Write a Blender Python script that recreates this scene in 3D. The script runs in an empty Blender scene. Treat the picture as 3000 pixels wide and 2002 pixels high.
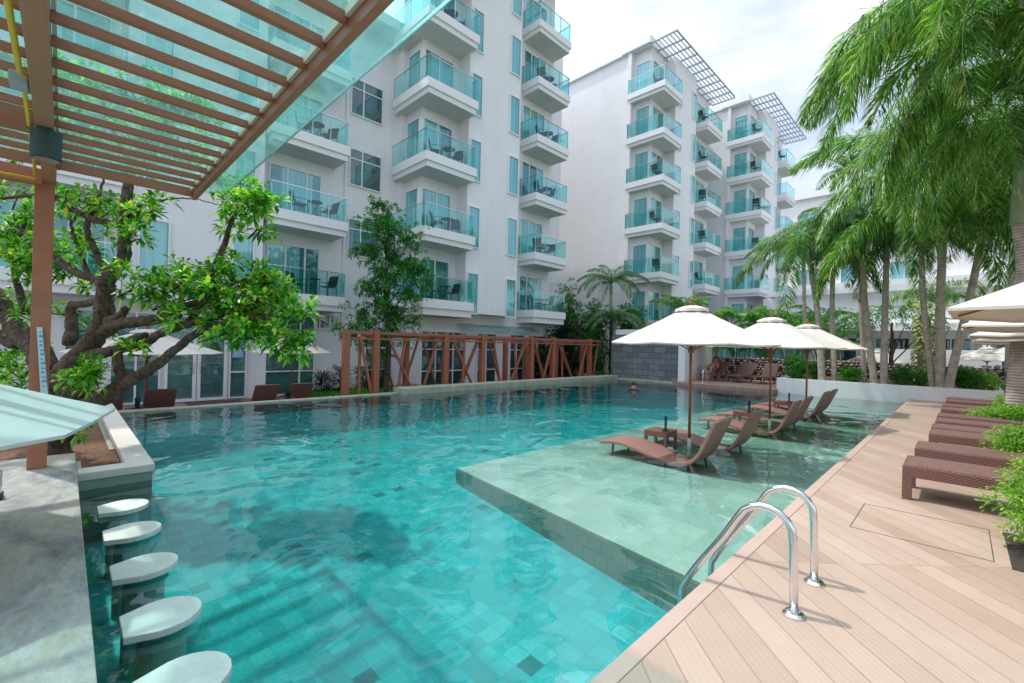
import bpy, bmesh, math, random
from mathutils import Vector, Matrix, noise as mnoise
R = random.Random(7)
sc = bpy.context.scene
COL = sc.collection
rad = math.radians

# ------------------------------------------------------------------ materials
def newmat(name):
    m = bpy.data.materials.new(name); m.use_nodes = True
    nt = m.node_tree; nt.nodes.clear()
    out = nt.nodes.new('ShaderNodeOutputMaterial')
    return m, nt, out
def N(nt, t, **kw):
    n = nt.nodes.new('ShaderNode' + t)
    for k, v in kw.items():
        if k in n.inputs: n.inputs[k].default_value = v
        else: setattr(n, k, v)
    return n
def ramp(nt, stops, interp='LINEAR'):
    r = nt.nodes.new('ShaderNodeValToRGB'); r.color_ramp.interpolation = interp
    el = r.color_ramp.elements
    while len(el) < len(stops): el.new(0.5)
    for e, (p, c) in zip(el, stops): e.position = p; e.color = (c[0], c[1], c[2], 1)
    return r
def c4(c): return (c[0], c[1], c[2], 1)
def plain(name, col, rough=.6, metal=0, col2=None, scale=3, bump=0, bscale=20, spec=.5, stretch=None, coat=0):
    m, nt, out = newmat(name)
    p = N(nt, 'BsdfPrincipled', Roughness=rough, Metallic=metal); p.inputs['Specular IOR Level'].default_value = spec
    p.inputs['Coat Weight'].default_value = coat
    p.inputs['Base Color'].default_value = c4(col)
    tc = N(nt, 'TexCoord'); src = tc.outputs['Object']
    if stretch:
        mp = N(nt, 'Mapping'); mp.inputs['Scale'].default_value = stretch
        nt.links.new(src, mp.inputs['Vector']); src = mp.outputs[0]
    if col2:
        n = N(nt, 'TexNoise', Scale=scale, Detail=6, Roughness=.65); nt.links.new(src, n.inputs['Vector'])
        r = ramp(nt, [(.3, col), (.7, col2)]); nt.links.new(n.outputs[0], r.inputs[0]); nt.links.new(r.outputs[0], p.inputs['Base Color'])
    if bump:
        n2 = N(nt, 'TexNoise', Scale=bscale, Detail=4); nt.links.new(src, n2.inputs['Vector'])
        b = N(nt, 'Bump', Strength=bump, Distance=.02); nt.links.new(n2.outputs[0], b.inputs['Height']); nt.links.new(b.outputs[0], p.inputs['Normal'])
    nt.links.new(p.outputs[0], out.inputs[0])
    return m
def leafmat(name, cols, trans=.35, rough=.45):
    m, nt, out = newmat(name)
    g = N(nt, 'NewGeometry')
    r = ramp(nt, cols); nt.links.new(g.outputs['Random Per Island'], r.inputs[0])
    p = N(nt, 'BsdfPrincipled', Roughness=rough); nt.links.new(r.outputs[0], p.inputs['Base Color'])
    t = N(nt, 'BsdfTranslucent')
    mx = N(nt, 'MixRGB', blend_type='MULTIPLY'); mx.inputs[0].default_value = 1; mx.inputs[2].default_value = (1.5, 1.7, .7, 1)
    nt.links.new(r.outputs[0], mx.inputs[1]); nt.links.new(mx.outputs[0], t.inputs[0])
    ms = N(nt, 'MixShader'); ms.inputs[0].default_value = trans
    nt.links.new(p.outputs[0], ms.inputs[1]); nt.links.new(t.outputs[0], ms.inputs[2]); nt.links.new(ms.outputs[0], out.inputs[0])
    return m
def glassmat(name, tint, gloss=.25, rough=.02, dirt=0):
    m, nt, out = newmat(name)
    tr = N(nt, 'BsdfTransparent'); tr.inputs[0].default_value = c4(tint)
    gl = N(nt, 'BsdfGlossy', Roughness=rough); gl.inputs[0].default_value = (.9, 1, 1, 1)
    lw = N(nt, 'LayerWeight', Blend=.5); fr = N(nt, 'Math', operation='POWER'); fr.inputs[1].default_value = 4; nt.links.new(lw.outputs['Facing'], fr.inputs[0])
    mul = N(nt, 'Math', operation='MULTIPLY_ADD', use_clamp=True); mul.inputs[1].default_value = .8; mul.inputs[2].default_value = gloss * .14
    nt.links.new(fr.outputs[0], mul.inputs[0])
    ms = N(nt, 'MixShader'); nt.links.new(mul.outputs[0], ms.inputs[0]); nt.links.new(tr.outputs[0], ms.inputs[1]); nt.links.new(gl.outputs[0], ms.inputs[2])
    last = ms
    if dirt:
        df = N(nt, 'BsdfDiffuse'); df.inputs[0].default_value = (.55, .8, .78, 1)
        tl = N(nt, 'BsdfTranslucent'); tl.inputs[0].default_value = (.5, .85, .82, 1)
        ad = N(nt, 'MixShader'); ad.inputs[0].default_value = .5
        nt.links.new(df.outputs[0], ad.inputs[1]); nt.links.new(tl.outputs[0], ad.inputs[2])
        tc = N(nt, 'TexCoord'); n = N(nt, 'TexNoise', Scale=9, Detail=8, Roughness=.75); nt.links.new(tc.outputs['Object'], n.inputs['Vector'])
        mr = N(nt, 'MapRange'); mr.inputs[1].default_value = .35; mr.inputs[2].default_value = .75; mr.inputs[3].default_value = dirt * .45; mr.inputs[4].default_value = dirt * 1.7
        nt.links.new(n.outputs[0], mr.inputs[0])
        m2 = N(nt, 'MixShader'); nt.links.new(mr.outputs[0], m2.inputs[0]); nt.links.new(ms.outputs[0], m2.inputs[1]); nt.links.new(ad.outputs[0], m2.inputs[2]); last = m2
    nt.links.new(last.outputs[0], out.inputs[0])
    return m
def brickmat(name, c1, c2, mortar, bw, rh, msize=.01, off=.5, rot=0, rough=.6, cells=None, bump=.3, stain=None, plane='XY', groove=0):
    m, nt, out = newmat(name)
    tc = N(nt, 'TexCoord'); mp = N(nt, 'Mapping'); nt.links.new(tc.outputs['Object'], mp.inputs[0])
    if plane == 'YZ': mp.inputs['Rotation'].default_value = (0, rad(-90), rad(-90))
    elif plane == 'XZ': mp.inputs['Rotation'].default_value = (rad(-90), 0, 0)
    mp.inputs['Location'].default_value = (.013, .017, .003)
    src = mp.outputs[0]
    if rot:
        m2 = N(nt, 'Mapping'); m2.inputs['Rotation'].default_value = (0, 0, rot); nt.links.new(src, m2.inputs[0]); src = m2.outputs[0]
    br = N(nt, 'TexBrick', offset=off); br.inputs['Scale'].default_value = 1
    br.inputs['Brick Width'].default_value = bw; br.inputs['Row Height'].default_value = rh; br.inputs['Mortar Size'].default_value = msize; br.inputs['Mortar Smooth'].default_value = .2
    br.inputs['Color1'].default_value = c4(c1); br.inputs['Color2'].default_value = c4(c2); br.inputs['Mortar'].default_value = c4(mortar)
    nt.links.new(src, br.inputs['Vector']); col = br.outputs['Color']
    if cells:
        dv = N(nt, 'VectorMath', operation='DIVIDE'); dv.inputs[1].default_value = (bw, rh, 1); nt.links.new(src, dv.inputs[0])
        fl = N(nt, 'VectorMath', operation='FLOOR'); nt.links.new(dv.outputs[0], fl.inputs[0])
        fl2 = N(nt, 'VectorMath', operation='MULTIPLY'); fl2.inputs[1].default_value = (1, 1, 0); nt.links.new(fl.outputs[0], fl2.inputs[0])
        wn = N(nt, 'TexWhiteNoise', noise_dimensions='3D'); nt.links.new(fl2.outputs[0], wn.inputs['Vector'])
        rp = ramp(nt, cells, 'LINEAR'); nt.links.new(wn.outputs['Value'], rp.inputs[0])
        mx = N(nt, 'MixRGB'); nt.links.new(br.outputs['Fac'], mx.inputs[0]); nt.links.new(rp.outputs[0], mx.inputs[1]); mx.inputs[2].default_value = c4(mortar); col = mx.outputs[0]
    if stain:
        n = N(nt, 'TexNoise', Scale=1.1, Detail=7, Roughness=.7); nt.links.new(tc.outputs['Object'], n.inputs['Vector'])
        r2 = ramp(nt, [(.35, stain), (.65, (1, 1, 1))]); nt.links.new(n.outputs[0], r2.inputs[0])
        mm = N(nt, 'MixRGB', blend_type='MULTIPLY'); mm.inputs[0].default_value = .8; nt.links.new(col, mm.inputs[1]); nt.links.new(r2.outputs[0], mm.inputs[2]); col = mm.outputs[0]
    p = N(nt, 'BsdfPrincipled', Roughness=rough); nt.links.new(col, p.inputs['Base Color'])
    inv = N(nt, 'Math', operation='SUBTRACT'); inv.inputs[0].default_value = 1; nt.links.new(br.outputs['Fac'], inv.inputs[1])
    h = inv.outputs[0]
    if groove:
        wv = N(nt, 'TexWave', bands_direction='Y'); wv.inputs['Scale'].default_value = groove; nt.links.new(src, wv.inputs[0])
        ma = N(nt, 'Math', operation='MULTIPLY_ADD'); ma.inputs[1].default_value = .25; nt.links.new(wv.outputs[1], ma.inputs[0]); nt.links.new(h, ma.inputs[2]); h = ma.outputs[0]
    b = N(nt, 'Bump', Strength=bump, Distance=.01); nt.links.new(h, b.inputs['Height']); nt.links.new(b.outputs[0], p.inputs['Normal'])
    nt.links.new(p.outputs[0], out.inputs[0])
    return m

M = {}
def build_mats():
    M['wall'] = plain('wall_paint', (.86, .86, .875), .75, col2=(.80, .80, .82), scale=.7, bump=.08, bscale=30)
    nt = M['wall'].node_tree; tc = N(nt, 'TexCoord'); mp = N(nt, 'Mapping'); mp.inputs['Scale'].default_value = (3.5, 3.5, .22); nt.links.new(tc.outputs['Object'], mp.inputs[0])
    ns = N(nt, 'TexNoise', Scale=1.3, Detail=7, Roughness=.7); nt.links.new(mp.outputs[0], ns.inputs['Vector']); rs = ramp(nt, [(.32, (.88, .885, .89)), (.5, (1, 1, 1))]); nt.links.new(ns.outputs[0], rs.inputs[0])
    pb = nt.nodes['Principled BSDF']; old = pb.inputs['Base Color'].links[0].from_socket; mm = N(nt, 'MixRGB', blend_type='MULTIPLY'); mm.inputs[0].default_value = .45
    nt.links.new(old, mm.inputs[1]); nt.links.new(rs.outputs[0], mm.inputs[2]); nt.links.new(mm.outputs[0], pb.inputs['Base Color'])
    M['white'] = plain('white_paint', (.84, .84, .85), .5)
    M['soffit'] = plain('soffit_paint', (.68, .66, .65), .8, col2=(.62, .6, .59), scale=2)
    M['frame'] = plain('white_frame', (.82, .83, .85), .35)
    M['railm'] = plain('rail_steel', (.62, .64, .66), .25, metal=.9)
    M['bglass'] = glassmat('balcony_glass', (.76, .965, .96), .35)
    M['wglass'] = glassmat('window_glass', (.74, .94, .955), .6)
    M['dglass'] = glassmat('dark_window_glass', (.62, .74, .76), .6)
    M['gglass'] = glassmat('door_glass', (.74, .90, .90), .5)
    M['roofglass'] = glassmat('canopy_glass', (.75, .95, .94), .2, dirt=.13)
    m, nt, out = newmat('curtain_cloth')
    tc = N(nt, 'TexCoord'); w = N(nt, 'TexNoise', Scale=1, Detail=3); mp = N(nt, 'Mapping'); mp.inputs['Scale'].default_value = (9, 9, .15)
    nt.links.new(tc.outputs['Object'], mp.inputs[0]); nt.links.new(mp.outputs[0], w.inputs['Vector'])
    r = ramp(nt, [(.3, (.50, .60, .62)), (.7, (.86, .90, .90))]); nt.links.new(w.outputs[0], r.inputs[0])
    p = N(nt, 'BsdfPrincipled', Roughness=.9); nt.links.new(r.outputs[0], p.inputs['Base Color']); nt.links.new(p.outputs[0], out.inputs[0]); M['curtain'] = m
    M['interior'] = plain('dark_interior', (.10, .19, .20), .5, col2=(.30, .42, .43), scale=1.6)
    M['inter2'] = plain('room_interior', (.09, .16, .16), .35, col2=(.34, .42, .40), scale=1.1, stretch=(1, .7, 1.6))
    M['black'] = plain('black_metal', (.025, .03, .035), .45)
    M['red'] = plain('red_oxide_steel', (.36, .115, .06), .5, col2=(.30, .10, .055), scale=2.5)
    M['pergola'] = plain('pergola_timber', (.42, .165, .095), .5, col2=(.34, .13, .075), scale=2, stretch=(4, 1, 4), bump=.1)
    M['pergola_l'] = plain('pergola_timber_face', (.42, .20, .115), .45, col2=(.35, .165, .095), scale=1.2)
    M['pale'] = plain('pale_timber', (.62, .6, .5), .5)
    M['concrete'] = plain('polished_concrete', (.50, .50, .46), .34, col2=(.24, .25, .245), scale=2.1, bump=.06, bscale=9)
    m, nt, out = newmat('stained_concrete')
    tc = N(nt, 'TexCoord'); n1 = N(nt, 'TexNoise', Scale=1.6, Detail=8, Roughness=.68, Distortion=.6); n2 = N(nt, 'TexNoise', Scale=5, Detail=9, Roughness=.75)
    mp = N(nt, 'Mapping'); mp.inputs['Scale'].default_value = (1, 2.2, 1); nt.links.new(tc.outputs['Object'], mp.inputs[0])
    nt.links.new(mp.outputs[0], n1.inputs['Vector']); nt.links.new(mp.outputs[0], n2.inputs['Vector'])
    r1 = ramp(nt, [(.28, (.17, .17, .175)), (.42, (.33, .335, .34)), (.55, (.50, .50, .46)), (.7, (.42, .40, .31))]); r2 = ramp(nt, [(.35, (.6, .6, .62)), (.6, (1, 1, 1))])
    nt.links.new(n1.outputs[0], r1.inputs[0]); nt.links.new(n2.outputs[0], r2.inputs[0])
    mm = N(nt, 'MixRGB', blend_type='MULTIPLY'); mm.inputs[0].default_value = .8; nt.links.new(r1.outputs[0], mm.inputs[1]); nt.links.new(r2.outputs[0], mm.inputs[2])
    p = N(nt, 'BsdfPrincipled', Roughness=.42); nt.links.new(mm.outputs[0], p.inputs['Base Color']); nt.links.new(p.outputs[0], out.inputs[0]); M['counter'] = m
    M['coping'] = plain('pale_stone_coping', (.74, .70, .64), .5, col2=(.64, .62, .56), scale=2.2, bump=.05)
    M['mossy'] = plain('mossy_stone', (.46, .46, .38), .6, col2=(.27, .30, .22), scale=3.5, bump=.15)
    M['seat'] = plain('pale_terrazzo', (.74, .78, .73), .6, col2=(.60, .65, .60), scale=9, bump=.1, bscale=60)
    M['cream'] = plain('canvas', (.66, .62, .56), .85, col2=(.60, .56, .50), scale=5, bump=.05, bscale=60)
    M['aqua'] = plain('aqua_canvas', (.62, .645, .61), .85, col2=(.57, .60, .57), scale=4, bump=.05, bscale=60)
    M['wood'] = plain('varnished_wood', (.32, .11, .045), .35, col2=(.24, .075, .03), scale=5, stretch=(6, 6, .6))
    M['steel'] = plain('polished_steel', (.78, .78, .79), .14, metal=1)
    M['soil'] = plain('soil_mulch', (.10, .05, .03), .95, col2=(.24, .13, .08), scale=28, bump=1, bscale=40)
    M['stone'] = plain('river_stone', (.40, .32, .27), .7, col2=(.20, .155, .145), scale=2.3, bump=.2)
    M['dark'] = plain('dark_backing', (.05, .036, .034), .95)
    M['bark'] = plain('rough_bark', (.16, .115, .08), .95, col2=(.010, .007, .006), scale=14, bump=1, bscale=30, stretch=(1.2, 1.2, .8))
    M['palmbark'] = None
    m, nt, out = newmat('ringed_palm_bark')
    tc = N(nt, 'TexCoord'); w = N(nt, 'TexWave', bands_direction='Z'); w.inputs['Scale'].default_value = 4.6; w.inputs['Distortion'].default_value = 2.5; w.inputs['Detail'].default_value = 3
    nt.links.new(tc.outputs['Object'], w.inputs[0]); n = N(nt, 'TexNoise', Scale=5, Detail=5); nt.links.new(tc.outputs['Object'], n.inputs['Vector'])
    r = ramp(nt, [(.0, (.33, .26, .21)), (.16, (.47, .39, .33)), (1, (.56, .48, .41))]); nt.links.new(w.outputs[0], r.inputs[0])
    r2 = ramp(nt, [(.35, (.6, .6, .6)), (.6, (1, 1, 1))]); nt.links.new(n.outputs[0], r2.inputs[0])
    mm = N(nt, 'MixRGB', blend_type='MULTIPLY'); mm.inputs[0].default_value = .8; nt.links.new(r.outputs[0], mm.inputs[1]); nt.links.new(r2.outputs[0], mm.inputs[2])
    p = N(nt, 'BsdfPrincipled', Roughness=.85); nt.links.new(mm.outputs[0], p.inputs['Base Color'])
    b = N(nt, 'Bump', Strength=.4, Distance=.02); nt.links.new(w.outputs[0], b.inputs['Height']); nt.links.new(b.outputs[0], p.inputs['Normal'])
    nt.links.new(p.outputs[0], out.inputs[0]); M['palmbark'] = m
    M['shaft'] = plain('green_crownshaft', (.20, .27, .14), .5, col2=(.30, .34, .22), scale=3, stretch=(3, 3, .5))
    M['leafA'] = leafmat('tree_leaf', [(0, (.03, .15, .02)), (.4, (.09, .33, .03)), (.72, (.24, .54, .06)), (.93, (.52, .68, .10)), (1, (.60, .50, .10))], .48, .32)
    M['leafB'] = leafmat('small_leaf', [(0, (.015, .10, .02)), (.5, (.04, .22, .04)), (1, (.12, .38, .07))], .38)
    M['leafC'] = leafmat('lime_leaf', [(0, (.09, .26, .03)), (.5, (.20, .42, .05)), (1, (.42, .62, .10))], .4)
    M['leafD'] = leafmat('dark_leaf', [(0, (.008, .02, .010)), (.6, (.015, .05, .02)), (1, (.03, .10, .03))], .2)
    M['leafE'] = leafmat('bright_leaf', [(0, (.02, .15, .02)), (.5, (.05, .26, .03)), (1, (.16, .42, .06))], .35)
    M['frond'] = leafmat('palm_frond_leaf', [(0, (.012, .06, .02)), (.32, (.045, .18, .035)), (.62, (.14, .33, .06)), (.88, (.34, .50, .12)), (1, (.52, .48, .22))], .42, .32)
    M['frond2'] = leafmat('grey_palm_leaf', [(0, (.05, .13, .07)), (.5, (.13, .27, .14)), (1, (.36, .50, .30))], .35, .45)
    M['frond3'] = leafmat('areca_leaf', [(0, (.04, .20, .02)), (.5, (.10, .36, .03)), (1, (.30, .52, .06))], .4)
    M['grass'] = leafmat('grass_blade', [(0, (.03, .20, .02)), (1, (.10, .42, .05))], .4)
    # wicker
    m, nt, out = newmat('woven_wicker')
    tc = N(nt, 'TexCoord'); g = N(nt, 'NewGeometry')
    ck = N(nt, 'TexChecker', Scale=46); ck.inputs[1].default_value = (.27, .135, .105, 1); ck.inputs[2].default_value = (.085, .04, .034, 1)
    mp = N(nt, 'Mapping'); mp.inputs['Scale'].default_value = (1, 1, 1.5); mp.inputs['Location'].default_value = (.0013, .0017, .0011); nt.links.new(tc.outputs['Object'], mp.inputs[0]); nt.links.new(mp.outputs[0], ck.inputs[0])
    p = N(nt, 'BsdfPrincipled', Roughness=.5); nt.links.new(ck.outputs[0], p.inputs['Base Color'])
    b = N(nt, 'Bump', Strength=.5, Distance=.004); nt.links.new(ck.outputs[1], b.inputs['Height']); nt.links.new(b.outputs[0], p.inputs['Normal'])
    nt.links.new(p.outputs[0], out.inputs[0]); M['wicker'] = m
    M['sling'] = plain('sling_fabric', (.21, .115, .10), .6, col2=(.15, .08, .07), scale=55, stretch=(1, .06, 1), bump=.3, bscale=60)
    M['chaise'] = plain('fine_wicker', (.36, .19, .145), .55, col2=(.20, .105, .085), scale=80, bump=.3, bscale=110)
    M['deck'] = brickmat('diagonal_deck_boards', (.50, .36, .27), (.42, .285, .21), (.31, .22, .175), 3.4, .18, .004, .5, rad(45), .5, stain=(.84, .82, .80), groove=9,
                         cells=[(0, (.43, .315, .245)), (.5, (.48, .36, .285)), (1, (.525, .40, .325))])
    M['deckedge'] = plain('deck_edge_board', (.52, .385, .32), .55, col2=(.46, .34, .28), scale=3)
    M['terrace'] = brickmat('pink_terrace_deck', (.36, .24, .20), (.30, .19, .16), (.12, .08, .07), 2.5, .14, .006, .5, rad(90), .6)
    M['paving'] = brickmat('grey_paving', (.34, .34, .36), (.26, .26, .28), (.12, .12, .12), .3, .15, .012, .5, 0, .7)
    M['slate'] = brickmat('slate_cladding', (.13, .14, .16), (.24, .255, .28), (.05, .05, .055), .62, .3, .012, .5, 0, .55, plane='XZ', stain=(.7, .7, .7))
    cells = [(0, (.045, .40, .39)), (.12, (.05, .49, .48)), (.5, (.055, .55, .54)), (.8, (.08, .60, .58)), (.97, (.13, .64, .60)), (.98, (.04, .24, .24)), (1, (.04, .27, .27))]
    M['pooltile'] = brickmat('green_pool_tiles', (.2, .5, .5), (.2, .5, .5), (.05, .42, .42), .15, .15, .003, 0, 0, .5, cells=cells, bump=.1, stain=(.50, .72, .74))
    scel = [(0, (.38, .56, .47)), (.5, (.46, .64, .54)), (.9, (.55, .71, .61)), (1, (.37, .53, .47))]
    M['shelftile'] = brickmat('pale_green_stone', (.4, .6, .5), (.4, .6, .5), (.38, .58, .49), .3, .3, .004, 0, 0, .5, cells=scel, bump=.15, stain=(.66, .76, .70))
    M['walltile'] = brickmat('pool_wall_tiles', (.22, .34, .28), (.13, .25, .22), (.05, .09, .08), .15, .15, .008, .5, 0, .5, plane='YZ', stain=(.6, .7, .6))
    M['walltileX'] = brickmat('pool_end_tiles', (.34, .42, .36), (.28, .37, .32), (.25, .33, .29), .16, .15, .01, .5, 0, .5, plane='XZ', stain=(.6, .7, .6))
    M['ground'] = plain('ground_earth', (.12, .14, .07), .95, col2=(.20, .18, .12), scale=.6)
    M['awning'] = glassmat('awning_sheet', (.6, .62, .66), .3, .25, dirt=.5)
    M['skin'] = plain('skin', (.50, .27, .19), .5); M['skin'].node_tree.nodes['Principled BSDF'].inputs['Subsurface Weight'].default_value = .05
    M['hair'] = plain('dark_hair', (.012, .01, .01), .6)
    M['pink'] = plain('pink_swimwear', (.55, .12, .12), .7, col2=(.8, .6, .6), scale=14)
    M['navy'] = plain('dark_swim_shirt', (.01, .012, .03), .6)
    M['yellow'] = plain('yellow_conduit', (.70, .50, .03), .4)
    M['grey'] = plain('grey_plastic', (.33, .37, .42), .5)
    M['lampcyl'] = plain('speckled_dark_metal', (.02, .05, .06), .5, col2=(.05, .09, .10), scale=30)
    M['blue'] = plain('blue_panel', (.22, .50, .72), .4)
    M['sign'] = plain('pale_blue_board', (.50, .70, .76), .4)
    M['ink'] = plain('blue_ink', (.12, .32, .52), .5)
    M['bluegl'] = glassmat('blue_tumbler_glass', (.10, .42, .62), .5)
    M['mat'] = plain('dark_mat', (.10, .065, .07), .95)
    M['bamboo'] = plain('bamboo_pole', (.50, .34, .08), .5)
    # water
    m, nt, out = newmat('pool_water')
    tc = N(nt, 'TexCoord')
    mpa = N(nt, 'Mapping'); mpa.inputs['Rotation'].default_value = (0, 0, rad(38)); mpa.inputs['Scale'].default_value = (1.0, 1.0, 1); nt.links.new(tc.outputs['Object'], mpa.inputs[0])
    n1 = N(nt, 'TexNoise', Scale=.85, Detail=1.5, Roughness=.45, Distortion=.9); n2 = N(nt, 'TexNoise', Scale=2.6, Detail=1.5, Roughness=.5, Distortion=.5)
    nt.links.new(mpa.outputs[0], n1.inputs['Vector']); nt.links.new(mpa.outputs[0], n2.inputs['Vector'])
    n3 = N(nt, 'TexNoise', Scale=.18, Detail=1); nt.links.new(tc.outputs['Object'], n3.inputs['Vector'])
    m3 = N(nt, 'MapRange'); m3.inputs[1].default_value = .4; m3.inputs[2].default_value = .62; m3.inputs[3].default_value = .03; m3.inputs[4].default_value = .20; nt.links.new(n3.outputs[0], m3.inputs[0])
    ml = N(nt, 'Math', operation='MULTIPLY'); nt.links.new(n2.outputs[0], ml.inputs[0]); nt.links.new(m3.outputs[0], ml.inputs[1])
    ad = N(nt, 'Math', operation='ADD'); nt.links.new(n1.outputs[0], ad.inputs[0]); nt.links.new(ml.outputs[0], ad.inputs[1])
    bp = N(nt, 'Bump', Strength=1, Distance=.045); nt.links.new(ad.outputs[0], bp.inputs['Height'])
    fr = N(nt, 'Fresnel', IOR=1.36); nt.links.new(bp.outputs[0], fr.inputs['Normal'])
    fm = N(nt, 'Math', operation='MULTIPLY_ADD', use_clamp=True); fm.inputs[2].default_value = .085; fm.inputs[1].default_value = 1.2; nt.links.new(fr.outputs[0], fm.inputs[0])
    gl = N(nt, 'BsdfGlossy', Roughness=.0); nt.links.new(bp.outputs[0], gl.inputs['Normal'])
    tr = N(nt, 'BsdfTransparent'); tr.inputs[0].default_value = (.97, 1, 1, 1)
    ms = N(nt, 'MixShader'); nt.links.new(fm.outputs[0], ms.inputs[0]); nt.links.new(tr.outputs[0], ms.inputs[1]); nt.links.new(gl.outputs[0], ms.inputs[2])
    nt.links.new(ms.outputs[0], out.inputs[0])
    va = N(nt, 'VolumeAbsorption'); va.inputs['Color'].default_value = (.10, .80, .82, 1); va.inputs['Density'].default_value = .5
    nt.links.new(va.outputs[0], out.inputs['Volume'])
    M['water'] = m

# ------------------------------------------------------------------ mesh helpers
class MB:
    def __init__(s): s.v = []; s.f = []; s.mi = []; s.cm = 0
    def face(s, *ids): s.f.append(ids); s.mi.append(s.cm)
    def quad(s, a, b, c, d):
        n = len(s.v); s.v += [tuple(a), tuple(b), tuple(c), tuple(d)]; s.face(n, n + 1, n + 2, n + 3); return s
    def box(s, x0, x1, y0, y1, z0, z1, mtx=None):
        n = len(s.v); p = [(x, y, z) for z in (z0, z1) for y in (y0, y1) for x in (x0, x1)]
        if mtx is not None: p = [tuple(mtx @ Vector(q)) for q in p]
        s.v += p
        for f in ((0, 2, 3, 1), (4, 5, 7, 6), (0, 1, 5, 4), (2, 6, 7, 3), (0, 4, 6, 2), (1, 3, 7, 5)): s.face(*[n + i for i in f])
        return s
    def prism(s, poly, z0, z1):
        n = len(s.v); k = len(poly); s.v += [(x, y, z0) for x, y in poly] + [(x, y, z1) for x, y in poly]
        s.face(*[n + i for i in reversed(range(k))]); s.face(*[n + k + i for i in range(k)])
        for i in range(k): j = (i + 1) % k; s.face(n + i, n + j, n + k + j, n + k + i)
        return s
    def tube(s, pts, rs, n=8, cap=True):
        if not isinstance(rs, (list, tuple)): rs = [rs] * len(pts)
        pts = [Vector(p) for p in pts]; base = len(s.v); up = None
        for i, p in enumerate(pts):
            d = (pts[min(i + 1, len(pts) - 1)] - pts[max(i - 1, 0)]).normalized()
            if up is None: up = Vector((0, 0, 1)) if abs(d.z) < .9 else Vector((1, 0, 0))
            a = d.cross(up).normalized(); b = a.cross(d).normalized(); up = b
            for k in range(n):
                t = 2 * math.pi * k / n; s.v.append(tuple(p + (a * math.cos(t) + b * math.sin(t)) * rs[i]))
        for i in range(len(pts) - 1):
            for k in range(n):
                o = base + i * n; k2 = (k + 1) % n; s.face(o + k, o + k2, o + n + k2, o + n + k)
        if cap: s.face(*[base + k for k in reversed(range(n))]); s.face(*[base + (len(pts) - 1) * n + k for k in range(n)])
        return s
    def bar(s, a, b, w, h=None):
        a = Vector(a); b = Vector(b); h = h or w; d = b - a; L = d.length; z = d.normalized()
        x = z.cross(Vector((0, 0, 1)) if abs(z.z) < .95 else Vector((1, 0, 0))).normalized(); y = z.cross(x)
        mt = Matrix((x, y, z)).transposed().to_4x4(); mt.translation = a
        return s.box(-w / 2, w / 2, -h / 2, h / 2, 0, L, mt)
    def lathe(s, prof, c=(0, 0, 0), n=16):
        base = len(s.v)
        for r, z in prof:
            for k in range(n): t = 2 * math.pi * k / n; s.v.append((c[0] + r * math.cos(t), c[1] + r * math.sin(t), c[2] + z))
        for i in range(len(prof) - 1):
            for k in range(n): o = base + i * n; k2 = (k + 1) % n; s.face(o + k, o + k2, o + n + k2, o + n + k)
        s.face(*[base + k for k in reversed(range(n))]); s.face(*[base + (len(prof) - 1) * n + k for k in range(n)])
        return s
    def blob(s, c, r, sub=1, jit=0, rnd=R):
        bm = bmesh.new(); bmesh.ops.create_icosphere(bm, subdivisions=sub, radius=1); n = len(s.v)
        k = Vector((rnd.uniform(1 - jit, 1 + jit), rnd.uniform(1 - jit, 1 + jit), rnd.uniform(1 - jit, 1 + jit)))
        if not isinstance(r, (tuple, list)): r = (r, r, r)
        for v in bm.verts: s.v.append((c[0] + v.co.x * r[0] * k.x, c[1] + v.co.y * r[1] * k.y, c[2] + v.co.z * r[2] * k.z))
        for f in bm.faces: s.face(*[n + v.index for v in f.verts])
        bm.free(); return s
    def leaf(s, p, d, L, W, droop=.3, up=Vector((0, 0, 1))):
        d = d.normalized(); sd = d.cross(up)
        if sd.length < .05: sd = d.cross(Vector((1, .2, 0)))
        sd.normalize(); nn = sd.cross(d).normalized()
        c = p + d * L * .58 + nn * L * .05; t = p + d * L + Vector((0, 0, -L * droop)); l = c + sd * W * .5 - nn * W * .18 ; r = c - sd * W * .5 - nn * W * .18
        n = len(s.v); s.v += [tuple(p), tuple(l), tuple(t), tuple(c), tuple(r)]
        s.face(n, n + 3, n + 2, n + 1); s.face(n, n + 4, n + 2, n + 3)
    def mesh(s, name, mats, o=(0, 0, 0), smooth=False):
        me = bpy.data.meshes.new(name); o = Vector(o)
        me.from_pydata([(a - o.x, b - o.y, c - o.z) for a, b, c in s.v], [], s.f)
        if not isinstance(mats, (list, tuple)): mats = [mats]
        for m in mats: me.materials.append(m)
        if len(mats) > 1: me.polygons.foreach_set('material_index', s.mi)
        if smooth: me.polygons.foreach_set('use_smooth', [True] * len(me.polygons))
        me.update(); return me

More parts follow.
